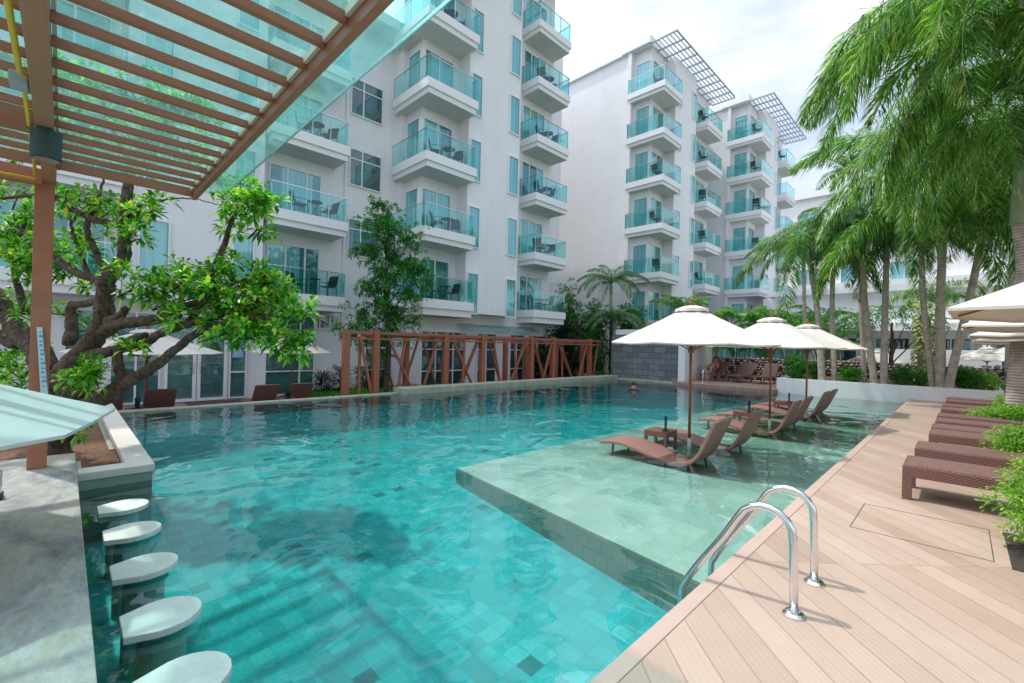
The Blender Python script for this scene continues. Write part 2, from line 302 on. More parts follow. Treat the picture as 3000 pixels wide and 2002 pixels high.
def tag(o, label=None, cat=None, group=None, kind=None):
    if label: o['label'] = label
    if cat: o['category'] = cat
    if group: o['group'] = group
    if kind: o['kind'] = kind
    return o
def thing(name, loc, label, cat, group=None):
    o = bpy.data.objects.new(name, None); o.empty_display_size = .2; o.location = loc; COL.objects.link(o)
    return tag(o, label, cat, group)
def orig(p):
    v = Vector((0, 0, 0))
    while p: v += Vector(p.location); p = p.parent
    return v
def part(name, mb, mat, parent, smooth=False, label=None, bevel=0, local=False):
    me = mb.mesh(name, mat, (0, 0, 0) if local else orig(parent), smooth)
    o = bpy.data.objects.new(name, me); o.parent = parent; COL.objects.link(o)
    if bevel: b = o.modifiers.new('b', 'BEVEL'); b.width = bevel; b.segments = 2; b.limit_method = 'ANGLE'
    if label: o['label'] = label
    return o
def solo(name, mb, mat, label=None, cat=None, group=None, kind=None, smooth=False, bevel=0, loc=None):
    o0 = loc or (0, 0, 0)
    o = bpy.data.objects.new(name, mb.mesh(name, mat, o0, smooth)); o.location = o0; COL.objects.link(o)
    if bevel: b = o.modifiers.new('b', 'BEVEL'); b.width = bevel; b.segments = 2; b.limit_method = 'ANGLE'
    return tag(o, label, cat, group, kind)
def dup(o, loc=None, rz=None, label=None, parent=None, scale=None):
    c = o.copy(); COL.objects.link(c)
    if parent is not None: c.parent = parent
    if loc is not None: c.location = loc
    if rz is not None: c.rotation_euler[2] = rz
    if scale is not None: c.scale = scale if isinstance(scale, tuple) else (scale,) * 3
    if label: c['label'] = label
    for ch in [x for x in o.children]:
        k = ch.copy(); COL.objects.link(k); k.parent = c
        for g in ch.children:
            h = g.copy(); COL.objects.link(h); h.parent = k
    return c
ORD = ['first', 'second', 'third', 'fourth', 'fifth', 'sixth', 'seventh', 'eighth', 'ninth', 'tenth']
build_mats()

# ------------------------------------------------------------------ setting
TZ = -.55
solo('ground', MB().box(-260, 260, -120, 420, -2.2, -1.3), M['ground'], kind='structure')
# pool shell: floor, shelf, walls
b = MB()
def fz(x, y): return min(-.30, -.84 + .075 * y + .03 * -x)
gx = [-13.3, -9, -5.2, -1.1]; gy = [.1, 2, 3.3, 4.5, 6, 9, 21.4]
for i in range(3):
    for j in range(6): b.quad(*[(x, y, fz(x, y)) for x, y in ((gx[i], gy[j]), (gx[i + 1], gy[j]), (gx[i + 1], gy[j + 1]), (gx[i], gy[j + 1]))])
b.box(-13.3, -1.1, .1, 21.4, -1.25, -.9); solo('pool_floor', b, M['pooltile'], kind='structure')
b = MB(); b.prism([(-5.35, 4.25), (-1.1, 3.62), (-1.1, 21.4), (-5.35, 21.4)], -.85, -.14); solo('pool_shelf', b, M['shelftile'], kind='structure')
b = MB(); b.prism([(-5.36, 4.235), (-1.12, 3.607), (-1.12, 3.61), (-5.353, 4.24)], -.84, -.16); solo('pool_shelf_riser', b, M['walltileX'], kind='structure')
b = MB(); b.prism([(-13.3, .1), (-1.23, .1), (-1.23, 21.0), (-13.3, 21.0)], -1.1, 0)
solo('pool_water', b, M['water'], kind='structure')
b = MB(); b.box(-13.62, -13.30, .55, 8.0, -1.2, .035); solo('pool_coping', b, M['mossy'], kind='structure', bevel=.01)
b = MB(); b.box(-13.7, -13.02, 8.0, 21.2, -1.2, .2); solo('pool_ledge', b, M['mossy'], kind='structure', bevel=.01)
b = MB(); b.box(-13.30, -9.0, .52, .85, -1.2, .04); solo('pool_side_coping', b, M['mossy'], kind='structure', bevel=.01)
b = MB(); b.box(-13.02, -9.6, 21.0, 21.6, -1.2, .07); solo('pool_end_coping', b, M['mossy'], kind='structure', bevel=.01)
# deck
b = MB(); b.box(-1.13, 9, -6, 21.0, -.3, .15); solo('pool_deck', b, M['deck'], kind='structure')
b = MB(); b.box(-1.23, -1.134, .14, 21.0, -1.2, .152); solo('pool_deck_edge', b, M['deckedge'], kind='structure', bevel=.006)
b = MB()
for a, c in (((-.69, 6.03), (-.69, 5.13)), ((-.69, 5.13), (.21, 5.13)), ((.21, 5.13), (.21, 6.03)), ((-.69, 6.03), (.21, 6.03))):
    b.box(min(a[0], c[0]) - .0025, max(a[0], c[0]) + .0025, min(a[1], c[1]) - .0025, max(a[1], c[1]) + .0025, .14, .1525)
solo('deck_hatch', b, M['dark'], 'square access hatch cut into the diagonal boards beside the nearest deck lounger', 'hatch')
# terraces
solo('terrace_floor', MB().box(-40, -13.62, -.6, 6.2, -1.25, TZ), M['terrace'], kind='structure')
solo('paved_floor', MB().box(-40, -7.7, -14, .52, -1.2, TZ + .004), M['paving'], kind='structure')
solo('garden_soil', MB().box(-40, -13.7, 6.2, 40, -1.25, TZ + .002), M['soil'], kind='structure')
solo('back_deck', MB().box(-9.55, -5.3, 20.35, 28, -1.2, .15), M['terrace'], kind='structure')
solo('back_garden', MB().box(-13.7, 30, 28, 160, -1.2, .10), M['ground'], kind='structure')
solo('deck_garden', MB().box(1.02, 30, 21, 28, -1.2, .12), M['ground'], kind='structure')

# ------------------------------------------------------------------ hotel
CORE = -34
def window(parent, ax, pos, a0, a1, z0, z1, nm='window', glass='wglass', cur=1.0, muls=(), bars=(), inner='interior', fw=.05, cside=0):
    """ax 'x': plane X=pos facing +X spanning Y a0..a1; ax 'y': plane Y=pos facing -Y spanning X a0..a1"""
    def bx(mb, u0, u1, d0, d1, w0, w1):
        if ax == 'x': mb.box(pos + d0, pos + d1, u0, u1, w0, w1)
        else: mb.box(u0, u1, pos - d1, pos - d0, w0, w1)
    f = MB()
    bx(f, a0, a0 + fw, .003, .085, z0, z1); bx(f, a1 - fw, a1, .003, .085, z0, z1)
    bx(f, a0 + fw, a1 - fw, .003, .085, z1 - fw, z1); bx(f, a0 + fw, a1 - fw, .003, .085, z0, z0 + fw)
    for m_ in muls: bx(f, m_ - .03, m_ + .03, .02, .08, z0 + fw, z1 - fw)
    for b_ in bars: bx(f, a0 + fw, a1 - fw, .022, .078, b_ - .025, b_ + .025)
    w = part(nm, f, M['frame'], parent)
    g = MB(); bx(g, a0 + fw, a1 - fw, .052, .056, z0 + fw, z1 - fw); part('pane', g, M[glass], w)
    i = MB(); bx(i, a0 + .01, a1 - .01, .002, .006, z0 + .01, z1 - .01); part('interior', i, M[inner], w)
    if cur > 0:
        c = MB(); n = max(6, int((a1 - a0) * cur / .07)); L = (a1 - a0 - .1) * cur
        spans = [(a0 + fw + cside * (a1 - a0 - 2 * fw - L), L)]
        for s0, LL in spans:
            for k in range(n):
                u0 = s0 + LL * k / n; u1 = s0 + LL * (k + 1) / n; d0 = .02 + .014 * (k % 2); d1 = .02 + .014 * ((k + 1) % 2)
                if ax == 'x': c.quad((pos + d0, u0, z0 + .06), (pos + d1, u1, z0 + .06), (pos + d1, u1, z1 - .06), (pos + d0, u0, z1 - .06))
                else: c.quad((u0, pos - d0, z0 + .06), (u1, pos - d1, z0 + .06), (u1, pos - d1, z1 - .06), (u0, pos - d0, z1 - .06))
        part('curtain', c, M['curtain'], w)
    return w
def balcony(parent, x0, x1, y0, y1, zb, zm=None, zt=None, left=True, right=True):
    zm = zm or zb + .23; zt = zt or zb + .6
    s = MB(); s.box(x0, x1 - .09, y0 + .09, y1 - .05, zb, zm); s.box(x0, x1, y0, y1, zm + .0, zt); s.box(x0 + .1, x1 - .3, y0 + .3, y1 - .25, zb - .004, zb + .01)
    sl = part('balcony', s, M['white'], parent)
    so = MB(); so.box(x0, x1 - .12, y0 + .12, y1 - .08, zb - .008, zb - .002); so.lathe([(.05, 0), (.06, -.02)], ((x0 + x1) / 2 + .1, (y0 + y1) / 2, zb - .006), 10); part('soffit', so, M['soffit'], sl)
    g = MB(); e = .05; zr = zt + .98
    g.box(x1 - e - .012, x1 - e, y0 + e, y1 - e, zt + .03, zr - .03)
    g.box(x0 + .02, x1 - e - .014, y0 + e, y0 + e + .012, zt + .03, zr - .03)
    if right: g.box(x0 + .02, x1 - e - .014, y1 - e - .012, y1 - e, zt + .03, zr - .03)
    part('glass_panel', g, M['bglass'], sl)
    r = MB(); c = x1 - e - .006
    pts = [(x0, y0 + e + .006, zr), (c, y0 + e + .006, zr), (c, y1 - e - .006, zr)] + ([(x0, y1 - e - .006, zr)] if right else [])
    for a, b_ in zip(pts, pts[1:]): r.bar(a, b_, .045, .03)
    L = y1 - y0 - 2 * e; n = max(2, round(L / .75))
    for k in range(n + 1): yy = y0 + e + .03 + (L - .06) * k / n; r.box(c - .04, c - .012, yy - .014, yy + .014, zt, zr)
    L = x1 - x0 - e; n = max(2, round(L / .9))
    for k in range(n): xx = x0 + .05 + (L - .06) * k / n; r.box(xx - .014, xx + .014, y0 + e + .014, y0 + e + .042, zt, zr)
    part('railing', r, M['railm'], sl)
    return sl
def trellis(parent, x0, x1, y0, y1, z, xw, n=10, m=6):
    t = MB()
    for k in range(n + 1): y = y0 + (y1 - y0) * k / n; t.box(xw, x1, y - .04, y + .04, z - .09, z)
    for k in range(m + 1): x = xw + .25 + (x1 - xw - .25) * k / m; t.box(x - .022, x + .022, y0, y1, z + .002, z + .05)
    t.box(x1 - .03, x1 + .03, y0, y1, z - .07, z + .001)
    for k in range(9): x = x0 + (xw - x0) * k / 9; t.box(x - .02, x + .02, y0 - .1, y0 + .62, z + .002, z + .05)
    t.box(x0, xw, y0 - .12, y0 - .08, z - .03, z + .06)
    part('roof_trellis_slats', t, M['grey'], parent)
LV = [2.93, 6.05, 9.2, 12.3, 15.35, 18.4]

# left wing
B0 = thing('hotel_wing', (-24, 2, TZ), 'low white hotel wing with glass doors behind the gnarled tree', 'building', 'white hotel buildings')
w = MB()
w.box(CORE, -19.3, -9, 8.6, TZ, 15.9); w.box(-19.3, -18.5, 1.25, 5.2, 2.93, 15.9); w.box(-19.3, -18.5, -6.5, -2.4, 2.93, 15.9)
w.box(CORE, -19.2, 8.6, 11.0, TZ, 15.9)
part('wall', w, M['wall'], B0)
part('roof', MB().box(CORE, -18.2, -9, 11.0, 15.9, 16.35), M['white'], B0)
for i, z in enumerate(LV[:4]):
    balcony(B0, -19.3, -18.0, 5.25, 8.25, z); balcony(B0, -19.3, -18.0, -2.35, 1.2, z)
    window(B0, 'x', -19.3, 5.55, 7.6, z + .6, z + 2.65, muls=(6.25, 7.0), cur=.62, nm='balcony_door', cside=(i % 2) * .6)
    window(B0, 'x', -19.3, -1.9, .9, z + .6, z + 2.65, muls=(-.9, .05), cur=.5, nm='balcony_door')
    window(B0, 'x', -18.5, 1.6, 2.42, z + .75, z + 2.6, cur=.95); window(B0, 'x', -18.5, 4.19, 4.91, z + .75, z + 2.6, cur=.95)
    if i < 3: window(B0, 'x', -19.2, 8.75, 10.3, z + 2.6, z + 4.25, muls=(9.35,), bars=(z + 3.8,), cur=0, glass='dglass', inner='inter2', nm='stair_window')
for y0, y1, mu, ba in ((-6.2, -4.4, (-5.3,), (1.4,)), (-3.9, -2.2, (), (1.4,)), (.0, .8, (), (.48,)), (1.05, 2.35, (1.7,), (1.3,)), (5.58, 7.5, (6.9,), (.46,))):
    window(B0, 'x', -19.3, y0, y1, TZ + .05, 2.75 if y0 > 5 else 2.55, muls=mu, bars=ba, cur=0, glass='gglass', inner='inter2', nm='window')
for y0, y1 in ((2.45, 3.36), (3.40, 4.31)):
    d = window(B0, 'x', -19.3, y0, y1, TZ + .03, 2.55, cur=0, glass='gglass', inner='inter2', nm='door', fw=.10)
    part('handle', MB().bar((-19.19, y0 + (.83 if y0 < 3 else .08), .45), (-19.19, y0 + (.83 if y0 < 3 else .08), .85), .025), M['railm'], d)
window(B0, 'x', -19.3, 4.38, 4.96, TZ + .05, 2.55, bars=(.48, 1.3), cur=0, glass='gglass', inner='inter2', nm='window')
window(B0, 'x', -19.3, 7.53, 8.5, 2.2, 2.85, muls=(7.68, 8.1), cur=0, glass='dglass', nm='vent_window')
t = MB().box(-19.214, -19.206, 4.47, 4.84, 1.02, 1.30); o = part('window_notice', t, M['blue'], B0)
t = MB()
for k in range(4): t.box(-19.207, -19.203, 4.50 + .085 * k, 4.56 + .085 * k, 1.36, 1.42)
for k in range(3): t.box(-19.205, -19.202, 4.52, 4.79 - .05 * k, 1.22 - .06 * k, 1.235 - .06 * k)
part('lettering', t, M['white'], o)

# main tower
B1 = thing('hotel_tower', (-24, 15, TZ), 'tall white hotel tower with two columns of corner balconies behind the red trellis', 'building', 'white hotel buildings')
w = MB()
w.box(CORE, -19.25, 11.0, 11.08, TZ, 22.4)
w.box(CORE, -18.38, 10.85, 11.1, 3.4, 22.4) ; w.box(CORE, -17.1, 11.1, 13.15, TZ, 22.4)
w.box(CORE, -16.3, 13.15, 16.55, 3.18, 22.4); w.box(CORE, -17.1, 13.15, 16.55, TZ, 3.18)
w.box(CORE, -17.1, 16.55, 20.1, TZ, 22.4); w.box(CORE, -19.6, 20.1, 24.0, TZ, 22.4)
part('wall', w, M['wall'], B1)
part('roof', MB().box(CORE, -16.0, 10.7, 20.4, 22.4, 23.0), M['white'], B1)
trellis(B1, -19, -13.8, 10.4, 20.4, 22.35, -16.0)
for i, z in enumerate(LV):
    zz = dict(zm=3.23, zt=3.61) if i == 0 else {}
    balcony(B1, -18.7, -15.82, 10.53, 13.3, z, **zz); balcony(B1, -17.1, -15.82, 17.4, 20.1, z, **zz)
    window(B1, 'x', -17.1, 11.14, 12.75, z + .62, z + 2.62, muls=(11.95,), cur=(.35, .9, .6, .8, .45, .7)[i], cside=i % 2, nm='balcony_door')
    window(B1, 'y', 11.1, -18.2, -17.16, z + .62, z + 2.62, cur=.95, nm='corner_window')
    window(B1, 'x', -16.3, 13.22, 13.9, z + .2, z + 2.15, cur=.98); window(B1, 'x', -16.3, 15.73, 16.45, z + .2, z + 2.15, cur=.98)
    window(B1, 'x', -17.1, 17.5, 19.3, z + .62, z + 2.62, muls=(18.1, 18.75), cur=(.5, .75, .3, .9, .55, .7)[i], cside=(i + 1) % 2, nm='balcony_door')
    window(B1, 'x', -19.6, 21.2, 22.3, z + 1.0, z + 2.5, muls=(21.9,), cur=0, glass='dglass', nm='window')
    if i in (0, 2, 3, 4):
        a = MB(); n = 6
        for k in range(n):
            t0 = k / n; t1 = (k + 1) / n
            f = lambda t: (-19.5 + 1.5 * t, z + 3.0 - .5 * t * t)
            (xa, za), (xb, zb2) = f(t0), f(t1); a.quad((xa, 20.9, za), (xb, 20.9, zb2), (xb, 22.8, zb2), (xa, 22.8, za))
        part('window_awning', a, M['awning'], B1)
for y0, y1, mu in ((9.7, 10.9, (10.3,)), (11.3, 13.9, (12.1, 13.1)), (14.6, 15.9, (15.2,)), (16.9, 18.0, (17.4,)), (18.4, 19.9, (19.1,))):
    window(B1 if y0 > 11 else B0, 'x', -17.1 if y0 > 11 else -19.2, y0, y1, TZ + .05, 2.3, muls=mu, bars=(.45, 1.45), cur=0, glass='dglass', nm='window')
a = MB(); n = 6
for k in range(n):
    f = lambda t: (-17.1 + .75 * t, 2.72 - .32 * t * t)
    (xa, za), (xb, zb2) = f(k / n), f((k + 1) / n); a.quad((xa, 13.3, za), (xb, 13.3, zb2), (xb, 18.6, zb2), (xa, 18.6, za))
part('window_awning', a, M['awning'], B1)

# towers two and three
def tower(name, loc, label, X, Y, wallX, top, nb=5):
    """X front of balconies, Y first balcony start"""
    B = thing(name, loc, label, 'building', 'white hotel buildings'); w = MB()
    w.box(CORE, X - 2.75, Y + .25, Y + .5, TZ, top); w.box(CORE, X - 1.2, Y + .5, Y + 2.6, TZ, top - 3.2 + 3.2)
    w.box(CORE, X - .5, Y + 2.6, Y + 6.0, TZ, top); w.box(CORE, X - 1.2, Y + 6.0, Y + 10.1, TZ, top); w.box(CORE, X - 3.2, Y + 10.1, Y + 12.6, TZ, top)
    part('wall', w, M['wall'], B)
    r = MB().box(CORE, X - 1.1, Y + .05, Y + 10.6, top, top + .55); r.box(CORE, X - 2.2, Y + 1.2, Y + 9.2, top + .55, top + 1.4); part('roof', r, M['white'], B)
    trellis(B, X - 3.2, X + .65, Y + .15, Y + 10.6, top + .02, X - 1.15)
    part('corner_pilaster', MB().box(X - 2.75, X - 2.5, Y + .1, Y + .5, TZ, top), M['wall'], B)
    for i, z in enumerate(LV):
        balcony(B, X - 2.75, X, Y, Y + 2.65, z); balcony(B, X - 1.2, X, Y + 7.05, Y + 10.0, z)
        window(B, 'y', Y + .5, X - 2.3, X - 1.26, z + .62, z + 2.62, cur=.98, nm='corner_window')
        window(B, 'x', X - 1.2, Y + .56, Y + 2.1, z + .62, z + 2.62, muls=(Y + 1.3,), cur=.55, nm='balcony_door')
        window(B, 'x', X - .5, Y + 2.75, Y + 3.5, z + .2, z + 2.15, cur=.98); window(B, 'x', X - .5, Y + 5.2, Y + 5.9, z + .2, z + 2.15, cur=.98)
        window(B, 'x', X - 1.2, Y + 6.9, Y + 9.3, z + .62, z + 2.62, muls=(Y + 7.6, Y + 8.4), cur=.8, nm='balcony_door')
    return B
B2 = tower('hotel_tower', (-22, 32, TZ), 'middle white hotel tower with a blank side wall and roof trellis', -13.55, 26.9, -14.75, 21.9)
B3 = tower('hotel_tower', (-20, 44, TZ), 'farther white hotel tower with a roof trellis, above the palm crowns', -11.15, 38.7, -12.4, 21.9)
# distant block and annex
B4 = thing('hotel_block', (-6, 64, 0), 'distant white hotel block glimpsed between the palm crowns', 'building', 'white hotel buildings')
w = MB().box(-18, 20, 58, 70, 0, 18.6); w.box(-18, 20, 57.4, 58, 0, 9); part('wall', w, M['wall'], B4)
part('roof', MB().box(-18.3, 20.3, 57.6, 70.3, 18.6, 19.6), M['white'], B4)
for z in (2.5, 5.6, 8.7, 11.8, 14.9):
    for k in range(4):
        x = -17 + 4 * k
        if z > 8: window(B4, 'y', 58, x, x + 2.2, z, z + 2.1, muls=(x + 1.1,), cur=.7)
        else: window(B4, 'y', 57.4, x, x + 2.2, z, z + 2.1, muls=(x + 1.1,), cur=.7)
AN = thing('pool_annex', (-6, 38, .1), 'low white poolside annex with dark openings behind the pebble wall', 'building', 'white hotel buildings')
w = MB(); w.box(-9.6, 9, 36.5, 44, .1, 5.6); w.box(-9.9, 9, 35.4, 36.6, 3.1, 3.55); w.box(-9.6, 9, 36.2, 36.5, 3.55, 4.3)
for k in range(7): x = -9.5 + 2.6 * k; w.box(x, x + .3, 35.5, 35.8, .1, 3.1)
w.box(-4.0, 1.6, 35.0, 35.25, .1, 2.0)
part('wall', w, M['wall'], AN); part('roof', MB().box(-9.9, 9.2, 36.0, 44.3, 5.6, 5.95), M['white'], AN)
for k in range(7):
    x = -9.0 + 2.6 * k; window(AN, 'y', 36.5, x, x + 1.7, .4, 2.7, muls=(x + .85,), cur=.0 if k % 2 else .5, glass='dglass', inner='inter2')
# fence wall with tall glazing left of annex
GZ = thing('glazed_pavilion', (-12, 32, .1), 'white pavilion with a row of tall green windows above the pebble wall', 'building', 'white hotel buildings')
part('wall', MB().box(-13.2, -6.5, 33, 35, .1, 4.0), M['wall'], GZ); part('roof', MB().box(-13.4, -6.3, 32.7, 35.3, 4.0, 4.25), M['white'], GZ)
window(GZ, 'y', 33, -13.1, -8.9, .5, 2.75, muls=(-12.4, -11.7, -11.0, -10.3, -9.6), cur=.9)
window(GZ, 'y', 33, -8.6, -6.8, .5, 2.75, muls=(-8.0, -7.4), cur=.9)
# slate and white wall
solo('slate_wall', MB().box(-13.72, -9.75, 21.62, 22.0, -.6, 2.42), M['slate'], 'dark grey slate-clad wall at the far end of the pool', 'wall')
solo('white_backing_wall', MB().box(-13.72, -10.0, 22.004, 22.35, -.6, 2.72), M['wall'], 'white wall edge rising behind the grey slate cladding', 'wall')
solo('white_side_wall', MB().prism([(-9.74, 21.3), (-9.4, 21.3), (-9.9, 26.0), (-10.24, 26.0)], -.6, 2.3), M['wall'], 'plain white wall between slate wall and far loungers', 'wall')
# planter bed
b = MB(); b.box(-5.35, 1.02, 20.95, 21.15, -1.2, .62); b.box(-5.35, -5.15, 21.15, 25.8, -1.2, .62); b.box(.82, 1.02, 21.15, 25.8, -1.2, .62)
PB = thing('planter_bed', (-2, 21, 0), 'long white raised planter bed at the end of the pool', 'planter')
part('wall', b, M['wall'], PB, bevel=.01); part('soil', MB().box(-5.15, .82, 21.15, 25.8, -.2, .56), M['soil'], PB)
# pebble wall
GW = thing('pebble_wall', (-3, 26, .1), 'long low wall of stacked round stones behind the planter bed', 'wall')
part('core', MB().box(-9.9, 5, 26.05, 26.45, -.2, 1.22), M['dark'], GW)
b = MB(); rr = random.Random(3)
for r_ in range(9):
    x = -9.95
    while x < 5:
        s = rr.uniform(.065, .11)
        if rr.random() > .13: b.blob((x + s, 26.02 + rr.uniform(-.03, .03), .2 + r_ * .135 + rr.uniform(-.02, .02)), (s * 1.05, s, s * .8), 1, .2, rr)
        x += 2 * s + rr.uniform(.0, .03)
part('stones', b, M['stone'], GW, smooth=True)

# ------------------------------------------------------------------ balcony furniture
def chair_proto():
    t = thing('balcony_chair', (0, 0, 0), 'x', 'chair', 'black chairs on the balconies')
    s = MB().box(-.24, .24, -.24, .22, .41, .44); part('seat', s, M['black'], t, local=True)
    mt = Matrix.Translation((0, .22, .44)) @ Matrix.Rotation(rad(-14), 4, 'X'); part('backrest', MB().box(-.23, .23, -.012, .012, .04, .48, mt), M['black'], t, local=True)
    l = MB()
    for x in (-.24, .24):
        l.tube([(x, -.26, 0), (x, -.24, .62), (x, .2, .62)], .014, 6); l.tube([(x, .26, 0), (x, .2, .42), (x, .32, .9)], .014, 6)
    part('frame', l, M['black'], t, local=True)
    return t
def table_proto():
    t = thing('balcony_table', (0, 0, 0), 'x', 'table', 'round black tables on the balconies')
    part('table_top', MB().lathe([(.0, .66), (.29, .66), (.29, .68), (0, .68)], n=18), M['black'], t, local=True)
    l = MB()
    for k in range(3): a = 2.1 * k; l.tube([(.2 * math.cos(a), .2 * math.sin(a), 0), (.03 * math.cos(a), .03 * math.sin(a), .35), (.18 * math.cos(a), .18 * math.sin(a), .66)], .012, 6)
    part('legs', l, M['black'], t, local=True)
    return t
CH = chair_proto(); TB = table_proto(); usedc = [0, 0]
def furn(x, y, z, spread, desc, n=2):
    spots = [(x + R.uniform(-.12, .12), y - spread + R.uniform(-.08, .08), rad(160) + R.uniform(-.7, .7), 'nearer'), (x - .1 + R.uniform(-.1, .12), y + spread + R.uniform(-.08, .1), rad(15) + R.uniform(-.8, .8), 'farther')][:n]
    for px, py, rz, w_ in spots:
        lab = f'{w_} black chair on {desc}' if n == 2 else f'black chair on {desc}'
        if usedc[0]: dup(CH, (px, py, z), rz, lab)
        else: CH.location = (px, py, z); CH.rotation_euler[2] = rz; CH['label'] = lab; usedc[0] = 1
    if n == 2:
        lab = f'round black table on {desc}'
        if usedc[1]: dup(TB, (x + .05, y, z), 0, lab)
        else: TB.location = (x + .05, y, z); TB['label'] = lab; usedc[1] = 1
for i, z in enumerate(LV[:5]):
    if i != 3: furn(-16.45, 12.1, z + (.69 if i == 0 else .61), .52, f'the {ORD[i]} balcony up, near tower left column')
    furn(-16.45, 18.9, z + (.69 if i == 0 else .61), .5, f'the {ORD[i]} balcony up, near tower right column')
for i, z in enumerate(LV[:3]): furn(-18.6, 7.1, z + .61, .6, f'the {ORD[i]} balcony up, low wing')
for i, z in enumerate(LV):
    if i in (1, 2, 3, 5): furn(-14.2, 27.8, z + .61, .3, f'the {ORD[i]} balcony up, middle tower left column', 1)
    if i in (1, 2, 3, 4, 5): furn(-14.0, 34.6, z + .61, .3, f'the {ORD[i]} balcony up, middle tower right column', 1)
    if i in (2, 3, 4, 5): furn(-11.7, 39.4, z + .61, .3, f'the {ORD[i]} balcony up, farther tower left column', 1)
furn(-11.7, 46.3, LV[5] + .61, .3, 'the topmost far right balcony against the sky', 1)

# ------------------------------------------------------------------ red steel trellis
TR = thing('steel_trellis', (-14.3, 13, TZ), 'rust red steel trellis with crossed braces along the far pool edge', 'trellis')
ps = [7.5, 10.4, 12.3, 15.3, 16.85, 19.9]
part('post', MB().box(-14.09, -13.91, 6.35, 6.55, TZ, 2.1), M['red'], TR)
for y in ps: part('post', MB().box(-14.09, -13.91, y - .1, y + .1, TZ, 2.14), M['red'], TR)
bp = [9.3, 11.2, 13.2, 14.6, 16.0, 18.3, 20.6]
for y in bp: part('post', MB().box(-15.09, -14.91, y - .09, y + .09, TZ, 2.1), M['red'], TR)
b = MB(); b.box(-14.06, -13.94, 6.55, 20.9, 1.98, 2.08); b.box(-14.07, -13.93, 6.55, 20.9, 1.80, 1.86); part('top_beam', b, M['red'], TR)
b = MB(); b.box(-15.06, -14.94, 7.5, 20.9, 1.9, 2.06); part('top_beam', b, M['red'], TR)
b = MB()
for y in ps + [9.0, 13.6, 18.3]: b.box(-14.93, -14.09, y - .05, y + .05, 1.95, 2.05)
part('cross_beam', b, M['red'], TR)
zb, zt_ = -.5, 1.9
for (x, ya, yb, off) in ((-14, 7.95, 9.25, 0), (-14, 10.0, 9.2, 0.05), (-14, 8.65, 8.35, -.05), (-14, 6.95, 6.95, -.06), (-14, 6.9, 7.45, 0.05), (-14, 10.7, 12.1, .02), (-14, 12.1, 11.0, -.05), (-14, 11.3, 11.2, .06), (-14, 12.9, 13.5, .0), (-14, 14.9, 13.6, .05), (-14, 14.2, 14.5, -.05),
        (-14, 15.5, 16.4, 0), (-14, 16.7, 15.9, .05), (-14, 17.2, 18.8, 0), (-14, 19.6, 18.7, .05), (-14, 17.6, 17.7, -.05), (-14, 20.7, 20.1, 0),
        (-15, 8.0, 9.0, 0), (-15, 9.8, 9.0, .05), (-15, 10.0, 10.9, 0), (-15, 11.6, 12.8, .02), (-15, 12.9, 11.7, -.04), (-15, 13.5, 14.5, 0), (-15, 15.8, 14.9, .03), (-15, 16.3, 18.0, 0), (-15, 18.1, 17.0, .05), (-15, 18.7, 20.0, 0)):
    part('brace', MB().bar((x + off, ya, zt_), (x + off, yb, zb), .085, .06), M['red'], TR)

# ------------------------------------------------------------------ bar, planter, stools
BC = thing('bar_counter', (-3, -.4, 0), 'stained polished concrete swim-up bar counter in the left foreground', 'counter')
part('counter_top', MB().box(-7.66, 4, -1.0, .13, .16, .3), M['counter'], BC, bevel=.006)
part('base', MB().box(-7.6, 4, -.9, .09, -1.2, .16), M['walltileX'], BC)
PL = thing('tree_planter', (-8, .4, 0), 'pale stone planter holding the gnarled tree at the pool corner', 'planter')
b = MB(); x0, x1, y0, y1 = -13.6, -6.92, -1.2, .82
b.box(x0, x1, .56, y1, .11, .2); b.box(-7.2, x1, .135, .56, .11, .2); b.box(-7.64, -7.2, .135, .18, .11, .2)
b.box(x0, -7.7, -1.4, -1.2, .11, .2)
part('coping', b, M['coping'], PL, bevel=.008)
b = MB(); b.box(x0, x1 - .02, .60, y1 - .02, -1.1, .11); b.box(-7.16, x1 - .02, .18, .60, -1.1, .11); b.box(-7.6, x1 - .02, .14, .18, -1.1, .11)
part('wall', b, M['walltileX'], PL)
part('soil', MB().box(x0, -7.18, -1.2, .58, -.4, .02), M['soil'], PL)
b = MB(); rr = random.Random(5)
for k in range(420):
    p = Vector((rr.uniform(-9.2, -7.22), rr.uniform(-.6, .54), .025)); a = rr.uniform(0, 6.28); b.leaf(p, Vector((math.cos(a), math.sin(a), rr.uniform(.0, .5))), rr.uniform(.03, .10), .02, .1)
part('mulch', b, plain('dry_mulch', (.30, .17, .10), .9, col2=(.12, .06, .04), scale=40), PL)
def stool():
    t = thing('pool_stool', (0, 0, 0), 'x', 'stool', 'stone bar stools standing in the pool')
    # blunt-ended oval seat
    P = [(-.135, -.19), (.135, -.19)]
    for k in range(15):
        a = rad(-30 + k * 240 / 14); P.append((.195 * math.cos(a), .0 + .2 * math.sin(a)))
    s = part('seat', MB().prism(P, .005, .05), M['seat'], t, local=True, bevel=.006)
    part('pedestal', MB().lathe([(.13, -.85), (.12, .004)], (0, .0, 0), 28), M['seat'], t, local=True, smooth=False)
    return t
ST = stool(); sx = [-2.74, -3.42, -4.24, -5.07, -5.9, -6.73]
desc = ['nearest pool stool, cut off by the bottom of the picture', 'second nearest pool stool beside the bar, large pale seat', 'third nearest pool stool, middle of the row at the bar', 'fourth nearest pool stool, two before the tree planter', 'farthest visible pool stool with wet seat, beside the tree planter']
for k in range(5):
    x = [-2.70, -3.42, -4.25, -5.08, -5.92][k]
    if k == 0: ST.location = (x, .46, .012); ST['label'] = desc[0]
    else: dup(ST, (x, .46, .012 - (.014 if k == 4 else 0)), 0, desc[k])
TP = thing('bar_tap', (-4.0, -.32, .3), 'chrome bar fitting on a black base at the left edge of the counter', 'tap')
